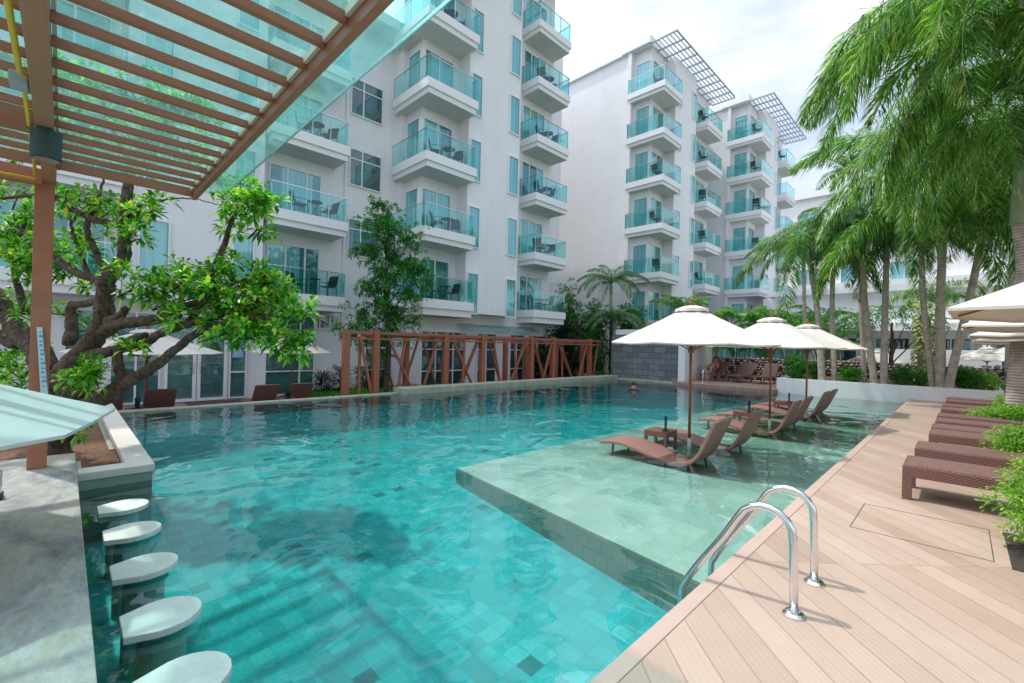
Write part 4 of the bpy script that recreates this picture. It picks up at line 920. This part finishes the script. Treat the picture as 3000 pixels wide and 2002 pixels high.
for a in ((680, 720, 5.8, .22, .2, 26), (690, 810, 5.7, .16, .10, 12), (640, 800, 5.6, .2, .12, 18), (600, 640, 5.9, .3, .14, 30), (430, 720, 5.6, .2, .14, 18), (560, 700, 5.8, .62, .42, 110), (470, 660, 5.8, .42, .34, 90), (640, 680, 5.9, .36, .30, 75), (410, 640, 5.8, .28, .20, 42), (360, 690, 5.8, .26, .16, 30), (520, 610, 5.9, .26, .12, 30), (600, 760, 5.7, .30, .20, 45), (665, 780, 5.7, .18, .14, 18),
          (540, 740, 5.6, .3, .22, 50), (480, 780, 5.5, .18, .08, 10), (560, 470, 5.8, .33, .26, 75), (590, 500, 5.8, .22, .2, 30), (525, 450, 5.9, .16, .12, 14),
          (200, 850, 5.6, .20, .15, 26), (190, 890, 5.6, .22, .12, 22), (160, 860, 5.6, .12, .15, 10), (320, 800, 5.6, .12, .06, 6), (170, 985, 5.75, .22, .08, 12),
          (310, 640, 5.6, .12, .10, 10), (300, 615, 5.6, .1, .06, 6), (20, 830, 6.5, .35, .25, 50), (60, 870, 6.4, .3, .2, 40), (30, 700, 6.6, .35, .2, 45), (190, 640, 6.2, .2, .12, 14), (190, 740, 6.4, .25, .12, 16),
          (330, 470, 5.9, .38, .16, 42), (330, 530, 5.9, .26, .2, 26), (60, 560, 6.3, .55, .5, 130), (170, 460, 6.1, .45, .22, 75), (110, 640, 6.3, .4, .3, 60), (10, 480, 6.3, .5, .35, 90), (80, 700, 6.3, .25, .2, 26), (200, 560, 6.1, .2, .2, 18), (250, 470, 6.0, .3, .12, 26)):
    pc(*a)
# crown above the pergola glass
for a in ((330, 230, 6.6, .7, .4, 120), (220, 330, 6.4, .8, .3, 130), (400, 330, 6.4, .6, .3, 90), (150, 200, 6.8, .6, .4, 90), (460, 250, 6.8, .35, .25, 34), (60, 300, 6.6, .7, .4, 100), (500, 400, 6.3, .4, .15, 36)): pc(*a)
part('crown', lf, M['leafA'], TREE); part('trunk', tr, M['bark'], TREE, smooth=True)

def leaf_tree(name, loc, label, cat, h, crowns, mats, trunk_r=.12, L=.1, W=.045, rn=5, seed=1, grp=None, lean=(0, 0)):
    rn_ = random.Random(seed); t = thing(name, loc, label, cat, grp); x, y, z = loc
    tk = MB(); P = limb(tk, [(x, y, z), (x + lean[0] * .3, y + lean[1] * .3, z + h * .3), (x + lean[0], y + lean[1], z + h * .75)], [trunk_r, trunk_r * .8, trunk_r * .4], 8, 5, .02, .05, rn_)
    for c in crowns:
        cc = (x + c[0], y + c[1], z + c[2]); i = min(len(P) - 1, max(2, int(len(P) * c[2] / h * .6))); limb(tk, [P[i], (Vector(P[i]) + Vector(cc)) / 2 + Vector((0, 0, .1)), cc], [trunk_r * .35, trunk_r * .22, trunk_r * .08], 6, 3, .03, .05, rn_)
    part('trunk', tk, M['bark'], t, smooth=True)
    lf_ = MB()
    for c in crowns: cloud(lf_, (x + c[0], y + c[1], z + c[2]), c[3], c[4], L, W, rn_, rn, .25)
    part('crown', lf_, M[mats], t)
    return t
rr = random.Random(21); cr = []
for (dx, dz, r_, n) in ((-.05, 6.9, .55, 90), (-.4, 6.4, .6, 100), (.45, 6.2, .6, 100), (-.5, 5.5, .6, 110), (.5, 5.3, .75, 150), (1.0, 5.0, .55, 90), (-.1, 4.7, .8, 160), (.75, 4.2, .7, 120), (-.55, 4.2, .5, 80), (.1, 3.5, .9, 170), (.7, 3.2, .6, 90), (-.9, 3.1, .65, 90), (-1.2, 2.5, .45, 50), (.3, 2.5, .85, 120), (-.5, 2.3, .5, 50), (-.2, 7.3, .3, 30)):
    cr.append((dx * .35 + rr.uniform(-.3, .3), dx * 1.0, dz, (r_, r_, r_ * .72), n))
LT = thing('leafy_tree', (-14.9, 8.4, TZ), 'tall narrow bushy green tree rising behind the left end of the red trellis', 'tree')
tk = MB(); limb(tk, [(-14.9, 8.4, TZ), (-14.85, 8.45, 1.8), (-14.95, 8.3, 3.6), (-14.9, 8.35, 6.4)], [.11, .09, .07, .02], 8, 6, .02, .05, rr); lb = MB()
for dx, dy, dz, r_, n in cr:
    c = Vector((-14.9 + dx, 8.4 + dy, TZ + dz)); limb(tk, [(-14.9, 8.4, TZ + dz * .72), (c + Vector((-14.9, 8.4, TZ + dz * .8))) / 2, c], [.03, .018, .008], 5, 3, .02, .05, rr)
    for q in range(int(n / 3.2)):
        u = Vector((rr.gauss(0, .52), rr.gauss(0, .52), rr.gauss(0, .5))); cc = c + Vector((u.x * r_[0], u.y * r_[1], u.z * r_[2])); cloud(lb, cc, (.16, .16, .10), rr.randint(4, 9), .15, .062, rr, 6, .0)
part('trunk', tk, M['bark'], LT, smooth=True); part('crown', lb, M['leafB'], LT)

# fronds
def frond_mesh(name, L, droop, nst, leafL, mat_, bushy=True, seed=0, width=.018, a00=62, ex=1.25):
    rn_ = random.Random(seed); b = MB(); pts = []
    for i in range(nst + 1):
        t = i / nst; a0 = rad(a00); ang = a0 - droop * t ** ex
        pts.append((t, ang))
    p = Vector((0, 0, 0)); P = [p.copy()]; D = []
    for i in range(nst):
        ang = pts[i][1]; d = Vector((math.cos(ang), 0, math.sin(ang))); D.append(d); p = p + d * (L / nst); P.append(p.copy())
    b.tube(P[::3] + [P[-1]], [max(.004, .022 * (1 - j / (len(P[::3]) + 1))) for j in range(len(P[::3]) + 1)], 5)
    start = int(nst * .14)
    for i in range(start, nst):
        t = i / nst; d = D[i]; side = Vector((0, 1, 0)); nrm = side.cross(d).normalized() * -1
        ll = leafL * (math.sin(math.pi * min(1, (t * .9 + .12))) ** .5) * rn_.uniform(.8, 1.1)
        angs = [rn_.choice((0, math.pi)) + rn_.gauss(0, .55) for _ in range(5)] if bushy else [rad(5), rad(175), rad(-25), rad(205)]
        for a in angs:
            q = side * math.cos(a) + nrm * math.sin(a) * (.85 if bushy else .6)
            dir_ = (d * rn_.uniform(.45, .8) + q).normalized(); w = width * rn_.uniform(.8, 1.2)
            sd = dir_.cross(Vector((0, 0, 1)));
            if sd.length < .05: sd = Vector((0, 1, 0))
            sd = sd.normalized(); s0 = P[i]
            q1 = s0 + dir_ * ll * .5 + Vector((0, 0, -.10 * ll)); q2 = s0 + dir_ * ll * .86 + Vector((0, 0, -.52 * ll * rn_.uniform(.6, 1.3)))
            n = len(b.v); b.v += [tuple(s0), tuple(q1 + sd * w), tuple(q1 - sd * w), tuple(q2)]
            b.face(n, n + 1, n + 3, n + 2)
    return b.mesh(name, M[mat_], smooth=False)
FM = {}
for nm, args in dict(fa=(3.1, rad(132), 58, .62, 'frond', True), fb=(3.0, rad(150), 56, .64, 'frond', True), fc=(2.7, rad(105), 50, .56, 'frond', True), fd=(3.3, rad(165), 60, .68, 'frond', True),
                     na=(3.4, rad(126), 84, .60, 'frond', True), nb=(3.6, rad(134), 88, .62, 'frond', True), nc=(3.7, rad(118), 88, .62, 'frond', True), ha=(3.5, rad(132), 66, .62, 'frond', True), hb=(3.7, rad(124), 68, .62, 'frond', True), ka=(2.5, rad(125), 46, .44, 'frond2', False), kb=(2.4, rad(140), 46, .44, 'frond2', False),
                     ga=(2.3, rad(135), 46, .46, 'frond2', False), gb=(2.3, rad(158), 46, .46, 'frond2', False), gc=(1.9, rad(110), 40, .40, 'frond2', False),
                     aa=(1.7, rad(85), 30, .40, 'frond3', False), ab=(1.6, rad(115), 30, .40, 'frond3', False)).items():
    L_, dr, ns, ll, mt, bu = args; FM[nm] = frond_mesh('frond', L_, dr, ns, ll, mt, bu, seed=len(FM) + 3, width=dict(n=.010, f=.017, h=.015, k=.014, g=.015, a=.022)[nm[0]], a00=dict(n=38, h=42, k=50).get(nm[0], 62), ex=dict(n=.62, h=.68, k=.8).get(nm[0], 1.25))
def palm(base, top, r0, r1, label, fset, nf, grp, shaft=.9, seed=0, scale=1.0, az=None, name='palm_tree', tilt=0):
    rn_ = random.Random(seed); t = thing(name, base, label, 'palm tree', grp); b0 = Vector(base); tp = Vector(top)
    mid = (b0 + tp) / 2 + Vector((rn_.uniform(-.12, .12), rn_.uniform(-.12, .12), 0)); dv = (tp - b0).normalized(); st = tp - dv * shaft
    tk = MB(); P = smooth_path([b0 - Vector((0, 0, .1)), b0 + (mid - b0) * .35, mid, st], 6); tk.tube(P, [r0 * 1.15] + lerp_r([r0 * .8, r1 * .75], len(P) - 1), 12); part('trunk', tk, M['palmbark'], t, smooth=True)
    if shaft > 0: cs = MB(); cs.tube([st - dv * .02, st + dv * .02, st + dv * shaft * .3, st + dv * shaft * .7, tp], [r1 * .85, r1 * .9, r1 * .8, r1 * .65, r1 * .4], 12); part('crownshaft', cs, M['shaft'], t, smooth=True)
    for k in range(nf):
        me = FM[fset[k % len(fset)]]; o = bpy.data.objects.new('frond', me); COL.objects.link(o); o.parent = t
        o.location = tp - b0 - dv * rn_.uniform(0, .1)
        a = (az[k] if az else 2.39996 * k + rn_.uniform(-.2, .2)); s = scale * rn_.uniform(.88, 1.1)
        o.rotation_euler = (rn_.uniform(-.1, .1), tilt + rn_.uniform(-.38, .22) + (.0 if k % 3 else -.25), a); o.scale = (s, s, s)
    return t
GP = 'palms around the pool'
palm((3.6, 10.2, .15), (.62, 10.9, 7.75), .17, .12, 'nearest palm, its big green fronds hanging from the top right corner', ['na', 'nb', 'nc', 'nb'], 34, GP, 0, 1, 1.1)
palm((2.6, 13.2, .15), (.75, 13.0, 7.5), .15, .12, 'palm seen only by its hanging fronds between the nearest palm and the thick trunk', ['nc', 'nb', 'ha'], 26, GP, 0, 19, 1.1)
palm((.95, 15.5, .15), (1.02, 15.5, 7.1), .27, .24, 'thick ringed palm trunk at the right edge with green crownshaft', ['nb', 'na', 'nb'], 26, GP, 2.3, 2, 1.05)
palm((-.63, 21.4, .56), (-1.0, 20.4, 6.0), .13, .10, 'left palm of the three-trunk clump near the right end of the planter', ['ha', 'hb', 'ha'], 24, GP, .5, 3, 1.25)
palm((-.44, 21.3, .56), (-.35, 20.2, 7.8), .18, .13, 'middle palm of the three-trunk clump near the right end of the planter', ['hb', 'ha', 'hb'], 25, GP, .5, 4, 1.35)
palm((-.27, 21.2, .56), (.6, 20.4, 6.3), .16, .12, 'right leaning palm of the three-trunk clump in the planter', ['ha', 'hb'], 17, GP, .5, 5, 1.15)
palm((-3.83, 21.3, .56), (-4.4, 21.4, 5.9), .17, .12, 'leftmost palm in the planter bed, pale bushy drooping crown', ['ka', 'kb', 'ha'], 20, GP, .6, 6, 1.2)
palm((-3.47, 21.5, .56), (-3.6, 21.6, 6.6), .13, .10, 'second palm from the left in the planter bed, slim reddish trunk top', ['ka', 'kb'], 16, GP, .6, 7, 1.15)
palm((-2.21, 21.3, .56), (-2.75, 21.5, 6.3), .15, .12, 'left palm of the twin trunks in the middle of the planter bed', ['kb', 'ka'], 17, GP, .6, 8, 1.2)
palm((-1.96, 21.4, .56), (-1.95, 21.6, 5.9), .15, .12, 'right palm of the twin trunks in the middle of the planter bed', ['ka', 'kb'], 15, GP, .6, 9, 1.15)
palm((-2.9, 24.6, .56), (-3.4, 24.8, 9.6), .12, .10, 'tallest thin grey palm arching above the planter bed', ['ga', 'gc', 'ga'], 12, GP, .7, 10, 1.5)
palm((-5.6, 27.6, .1), (-5.9, 27.6, 6.6), .14, .11, 'palm with pale trunk standing behind the leftmost planter palm', ['gb', 'fb'], 15, GP, .6, 16, 1.3)
palm((1.36, 26.1, .12), (1.5, 26.1, 8.6), .16, .13, 'slim palm trunk just left of the thick trunk at right', ['fb', 'fa'], 15, GP, .8, 11, 1.5)
palm((1.9, 30.5, .1), (2.0, 30.5, 7.2), .22, .18, 'dark palm trunk farther back under the deck umbrellas', ['fb', 'fd'], 13, GP, .8, 17, 1.4)
palm((-15.4, 24.2, TZ), (-15.5, 24.2, 5.7), .15, .13, 'grey palm with drooping crown in front of the blank wall', ['ka', 'kb', 'gc'], 18, GP, .7, 12, 1.15)
palm((-14.6, 23.2, TZ), (-14.6, 23.3, 3.3), .16, .14, 'low bushy drooping palm under the grey palm, above the slate wall', ['kb', 'ka', 'gc'], 22, GP, .5, 18, 1.0)
palm((-10.95, 24.4, .1), (-11.0, 24.4, 3.5), .13, .11, 'small upright green palm left of the nearest umbrella top', ['aa', 'gc', 'ab'], 16, GP, .5, 13, 1.2)
# areca clumps
GA = 'lime green areca palm clumps'
for k, (x, y, z, n, l) in enumerate(((-8.9, 27.2, .1, 22, 'lime areca palm clump directly behind the nearest umbrella'), (-7.6, 27.4, .1, 22, 'lime areca palm clump behind the white side wall'), (-6.4, 27.3, .1, 18, 'lime areca palm clump left of the second umbrella'), (-10.6, 27.0, .1, 20, 'lime areca palm clump at the left end of the pebble wall'), (-5.0, 29.0, .1, 16, 'dark tipped areca clump above the third umbrella'))):
    t = thing('areca_palm', (x, y, z), l, 'palm tree', GA); rn_ = random.Random(40 + k)
    st = MB()
    for j in range(n):
        hx, hy, hz = rn_.uniform(-.6, .6), rn_.uniform(-.4, .4), rn_.uniform(1.3, 3.4)
        st.tube([(x + hx * .4, y + hy * .4, z), (x + hx, y + hy, z + hz)], .025, 5)
        o = bpy.data.objects.new('frond', FM['aa' if j % 2 else 'ab']); COL.objects.link(o); o.parent = t; o.location = (hx, hy, hz); o.rotation_euler = (0, rn_.uniform(-.3, .3), rn_.uniform(0, 6.28)); o.scale = (1.15,) * 3
    part('stems', st, M['shaft'], t)
# shrubs and other trees
def shrub(loc, r, n, mats, label, name='shrub', L=.06, W=.022, seed=0, grp=None, stems=True, rn=5):
    rn_ = random.Random(seed); t = thing(name, loc, label, 'shrub', grp); x, y, z = loc; b = MB(); k = 0
    for j in range(max(5, int(n / 60))):
        a = rn_.uniform(0, 6.28); q = rn_.uniform(.1, .62); cloud(b, (x + r[0] * q * math.cos(a), y + r[1] * q * math.sin(a), z + r[2] * rn_.uniform(.45, .72)), (r[0] * .55, r[1] * .55, r[2] * .5), 60, L, W, rn_, rn, .3)
    part('foliage', b, M[mats], t)
    s = MB()
    for j in range(9): a = rn_.uniform(0, 6.28); s.tube([(x, y, z), (x + r[0] * .6 * math.cos(a), y + r[1] * .6 * math.sin(a), z + r[2] * .7)], .012, 5)
    part('stems', s, M['bark'], t); return t
GS = 'lime green shrubs among the deck loungers'
shrub((.80, 5.6, .15), (.60, .5, .74), 5600, 'leafC', 'nearest feathery lime green shrub at the right edge of the deck', L=.05, W=.022, seed=1, grp=GS)
shrub((1.0, 9.15, .25), (.72, .42, .50), 4600, 'leafC', 'second nearest lime green shrub between deck loungers', L=.06, W=.026, seed=2, grp=GS)
shrub((1.15, 13.3, .25), (1.0, .6, .46), 3600, 'leafC', 'broad low lime green shrub beside the middle deck loungers', L=.075, W=.032, seed=3, grp=GS)
shrub((1.3, 16.6, .3), (.7, .6, .5), 1200, 'leafC', 'farthest lime green shrub at the foot of the thick palm', L=.08, W=.034, seed=4, grp=GS)
b = MB().box(.98, 1.0, 5.0, 6.1, .13, .155); solo('planting_gap', MB().box(.30, 1.5, 5.05, 6.05, .145, .1535), M['dark'], kind='structure')
GB_ = 'shrubs in the white planter bed'
shrub((-4.75, 21.7, .56), (.55, .5, .85), 800, 'leafE', 'round bright green shrub at the left end of the planter bed', L=.11, W=.045, seed=5, grp=GB_)
shrub((-4.2, 22.1, .56), (.4, .4, .7), 300, 'leafB', 'small darker shrub against the leftmost planter palm', L=.10, W=.04, seed=6, grp=GB_)
shrub((-2.95, 21.6, .56), (.5, .35, .55), 500, 'leafE', 'low green shrub just left of the twin palm trunks', L=.10, W=.04, seed=7, grp=GB_)
shrub((-1.45, 21.6, .56), (.55, .4, .6), 600, 'leafB', 'grey green shrub right of the twin palm trunks', L=.10, W=.03, seed=8, grp=GB_)
shrub((-.95, 21.9, .56), (.4, .35, .55), 300, 'leafE', 'small leafy shrub left of the three-trunk clump', L=.12, W=.04, seed=9, grp=GB_)
shrub((.15, 21.8, .56), (.5, .45, .65), 600, 'leafE', 'dense shrub right of the three-trunk clump', L=.12, W=.045, seed=10, grp=GB_)
shrub((.75, 21.7, .45), (.4, .4, .6), 400, 'leafC', 'yellow green shrub at the right corner of the planter bed', L=.12, W=.04, seed=11, grp=GB_)
shrub((2.1, 24.5, .12), (1.0, .8, 1.0), 700, 'leafE', 'large shrub behind the deck beyond the slim palm', L=.14, W=.05, seed=12)
for k, (y, hh, l) in enumerate(((6.95, 1.0, 'dark spiky shrub right of the last terrace lounger'), (7.65, 1.25, 'dark spiky shrub left of the first red posts'), (8.55, 1.2, 'dark spiky shrub behind the first red posts'), (9.4, 1.1, 'dark spiky shrub deep behind the red trellis'))):
    t = thing('spiky_shrub', (-17.0, y, TZ), l, 'shrub', 'dark spiky shrubs by the white wall'); b = MB(); rn_ = random.Random(60 + k)
    for j in range(420):
        a = rn_.uniform(0, 6.28); e = rn_.uniform(-.2, 1.3); q = rn_.uniform(0, .2); b.leaf(Vector((-17.0 + q * math.cos(a), y + q * math.sin(a), TZ + rn_.uniform(.1, hh))), Vector((math.cos(a), math.sin(a), e)), rn_.uniform(.25, .5), .04, .3)
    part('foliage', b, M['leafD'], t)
b = MB(); rn_ = random.Random(70)
for j in range(14000):
    x = rn_.uniform(-17.2, -13.75); y = rn_.uniform(6.3, 12.5); b.leaf(Vector((x, y, -.34 + .1 * mnoise.noise(Vector((x, y, 0))))), Vector((rn_.uniform(-.7, .7), rn_.uniform(-.7, .7), 1)), rn_.uniform(.16, .34), .05, .1)
solo('garden_mound', MB().box(-19.1, -13.72, 6.3, 12.6, -1.2, -.36), M['soil'], kind='structure')
solo('ground_cover', b, M['grass'], 'dense low green ground cover behind the red trellis', 'ground cover', kind='stuff')
# dense growth behind the far end of the red trellis
GG = 'dense tropical bushes behind the trellis and slate wall'
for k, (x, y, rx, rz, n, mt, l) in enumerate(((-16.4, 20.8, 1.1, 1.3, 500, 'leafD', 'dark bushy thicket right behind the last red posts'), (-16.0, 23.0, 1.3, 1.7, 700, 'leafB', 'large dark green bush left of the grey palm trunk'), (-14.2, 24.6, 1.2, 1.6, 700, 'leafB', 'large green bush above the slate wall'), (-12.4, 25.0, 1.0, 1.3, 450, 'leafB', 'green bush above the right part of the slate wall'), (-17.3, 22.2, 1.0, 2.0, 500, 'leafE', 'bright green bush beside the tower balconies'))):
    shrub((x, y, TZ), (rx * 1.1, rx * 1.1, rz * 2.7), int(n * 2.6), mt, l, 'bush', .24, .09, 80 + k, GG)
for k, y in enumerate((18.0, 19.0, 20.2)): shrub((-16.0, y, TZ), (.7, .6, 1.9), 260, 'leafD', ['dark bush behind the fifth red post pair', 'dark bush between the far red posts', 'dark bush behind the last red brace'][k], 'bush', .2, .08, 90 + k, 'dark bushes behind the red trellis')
# trees behind the planter bed
leaf_tree('spreading_tree', (-5.9, 31.5, .1), 'light green spreading tree behind the white far umbrella', 'tree', 4.2, [(-.9, 0, 3.4, (1.3, 1.2, .7), 330), (.6, .2, 3.6, (1.3, 1.2, .7), 330), (1.8, -.2, 3.1, (.9, .9, .5), 200), (-.2, -.3, 2.5, (1.0, .8, .5), 160)], 'leafE', .12, .16, .07, 5, 31)
leaf_tree('spreading_tree', (-2.6, 31.8, .1), 'darker green spreading tree right of the light one, behind the planter', 'tree', 4.4, [(-.6, 0, 3.6, (1.1, 1.0, .7), 260), (.7, .2, 3.7, (1.1, 1.0, .7), 240), (1.6, -.2, 3.1, (.8, .8, .5), 120)], 'leafB', .12, .16, .07, 5, 32)
palm((-.9, 30.5, .1), (-.8, 30.5, 4.2), .12, .10, 'dark arching palm between the twin trunks and the ivy column', ['ab', 'fb', 'fd'], 12, GP, .5, 33, .85)
# far greenery behind the annex (fills between trunks)
for k, (x, y, h) in enumerate(((6, 40, 6), (10, 44, 7.5), (4, 48, 7), (14, 36, 6.5))):
    leaf_tree('garden_tree', (x, y, .1), ['rounded garden tree beyond the deck umbrellas', 'taller garden tree at far right', 'garden tree behind the right palms', 'wide garden tree at the right edge'][k], 'tree', h, [(0, 0, h * .8, (2, 2, 1.6), 420), (1.2, .4, h * .6, (1.6, 1.6, 1.2), 260), (-1.3, 0, h * .6, (1.6, 1.6, 1.2), 260)], 'leafB', .2, .3, .13, 5, 50 + k)
# ivy column
IV = thing('ivy_column', (-1.0, 25.6, .5), 'column wrapped in yellow green variegated ivy left of the clump', 'plant')
part('post', MB().box(-1.25, -.85, 25.4, 25.75, .3, 3.3), M['stone'], IV); b = MB(); rn_ = random.Random(5)
for j in range(520):
    a = rn_.uniform(0, 6.28); p = Vector((-1.05 + .30 * math.cos(a), 25.55 + .28 * math.sin(a), rn_.uniform(.6, 4.0))); b.leaf(p, Vector((math.cos(a), math.sin(a), -.4)), .17, .13, .4)
part('ivy', b, leafmat('ivy_leaf', [(0, (.10, .20, .03)), (.5, (.34, .42, .08)), (1, (.60, .58, .22))], .3), IV)

# ------------------------------------------------------------------ camera, light, world
cam = bpy.data.cameras.new('camera'); co = bpy.data.objects.new('camera', cam); COL.objects.link(co); sc.camera = co
cam.sensor_width = 36; cam.lens = 1312.3 / 3000 * 36; cam.clip_start = .05; cam.clip_end = 1500
y_, p_, r_ = rad(44.963), rad(.375), rad(1.306)
fw = Vector((-math.sin(y_) * math.cos(p_), math.cos(y_) * math.cos(p_), math.sin(p_))); rt = Vector((math.cos(y_), math.sin(y_), 0)); up = rt.cross(fw)
r2 = rt * math.cos(r_) + up * math.sin(r_); u2 = -rt * math.sin(r_) + up * math.cos(r_)
mt = Matrix((r2, u2, -fw)).transposed().to_4x4(); mt.translation = (0, 0, 1.75); co.matrix_world = mt
el = rad(61); az = Vector((-.93, -.37)).normalized(); sdir = Vector((az.x * math.cos(el), az.y * math.cos(el), math.sin(el)))
sl = bpy.data.lights.new('sun', 'SUN'); sl.energy = 2.0; sl.angle = rad(1.2); sl.color = (1, .95, .88)
so = bpy.data.objects.new('sun', sl); COL.objects.link(so); so.rotation_euler = sdir.to_track_quat('Z', 'Y').to_euler(); so.location = (0, 0, 60)
w = bpy.data.worlds.new('World'); sc.world = w; w.use_nodes = True; nt = w.node_tree; nt.nodes.clear()
out = nt.nodes.new('ShaderNodeOutputWorld'); bg = nt.nodes.new('ShaderNodeBackground'); bg.inputs[1].default_value = .15
sky = nt.nodes.new('ShaderNodeTexSky'); sky.sky_type = 'NISHITA'; sky.sun_disc = False; sky.sun_elevation = el; sky.sun_rotation = math.atan2(az.x, az.y); sky.air_density = 1.2; sky.dust_density = 2.0
tc = nt.nodes.new('ShaderNodeTexCoord'); mp = nt.nodes.new('ShaderNodeMapping'); mp.inputs['Scale'].default_value = (1, 1, 2.6); nt.links.new(tc.outputs['Generated'], mp.inputs[0])
n1 = nt.nodes.new('ShaderNodeTexNoise'); n1.inputs['Scale'].default_value = 2.1; n1.inputs['Detail'].default_value = 9; n1.inputs['Roughness'].default_value = .55; nt.links.new(mp.outputs[0], n1.inputs['Vector'])
rp = ramp(nt, [(.36, (.15, .15, .15)), (.62, (1, 1, 1))]); nt.links.new(n1.outputs[0], rp.inputs[0])
cl = nt.nodes.new('ShaderNodeMixRGB')
dt = nt.nodes.new('ShaderNodeVectorMath'); dt.operation = 'DOT_PRODUCT'; dt.inputs[1].default_value = sdir; nt.links.new(tc.outputs['Generated'], dt.inputs[0])
gr = nt.nodes.new('ShaderNodeMapRange'); gr.inputs[1].default_value = .45; gr.inputs[2].default_value = 1.0; gr.inputs[3].default_value = 1.0; gr.inputs[4].default_value = 3.2; nt.links.new(dt.outputs['Value'], gr.inputs[0])
cm = nt.nodes.new('ShaderNodeVectorMath'); cm.operation = 'SCALE'; cm.inputs[0].default_value = (4.85, 5.1, 5.6); nt.links.new(gr.outputs[0], cm.inputs['Scale']); nt.links.new(cm.outputs[0], cl.inputs[2]); nt.links.new(rp.outputs[0], cl.inputs[0]); nt.links.new(sky.outputs[0], cl.inputs[1]); nt.links.new(cl.outputs[0], bg.inputs[0]); nt.links.new(bg.outputs[0], out.inputs[0])
sc.render.engine = 'CYCLES'; cy_ = sc.cycles; cy_.use_denoising = True; cy_.max_bounces = 8; cy_.transparent_max_bounces = 24; cy_.transmission_bounces = 4; cy_.glossy_bounces = 3; cy_.diffuse_bounces = 3; cy_.caustics_reflective = False; cy_.caustics_refractive = False; cy_.sample_clamp_indirect = 6
vs = sc.view_settings; vs.view_transform = 'Standard'; vs.look = 'None'; vs.exposure = .56; vs.gamma = 1
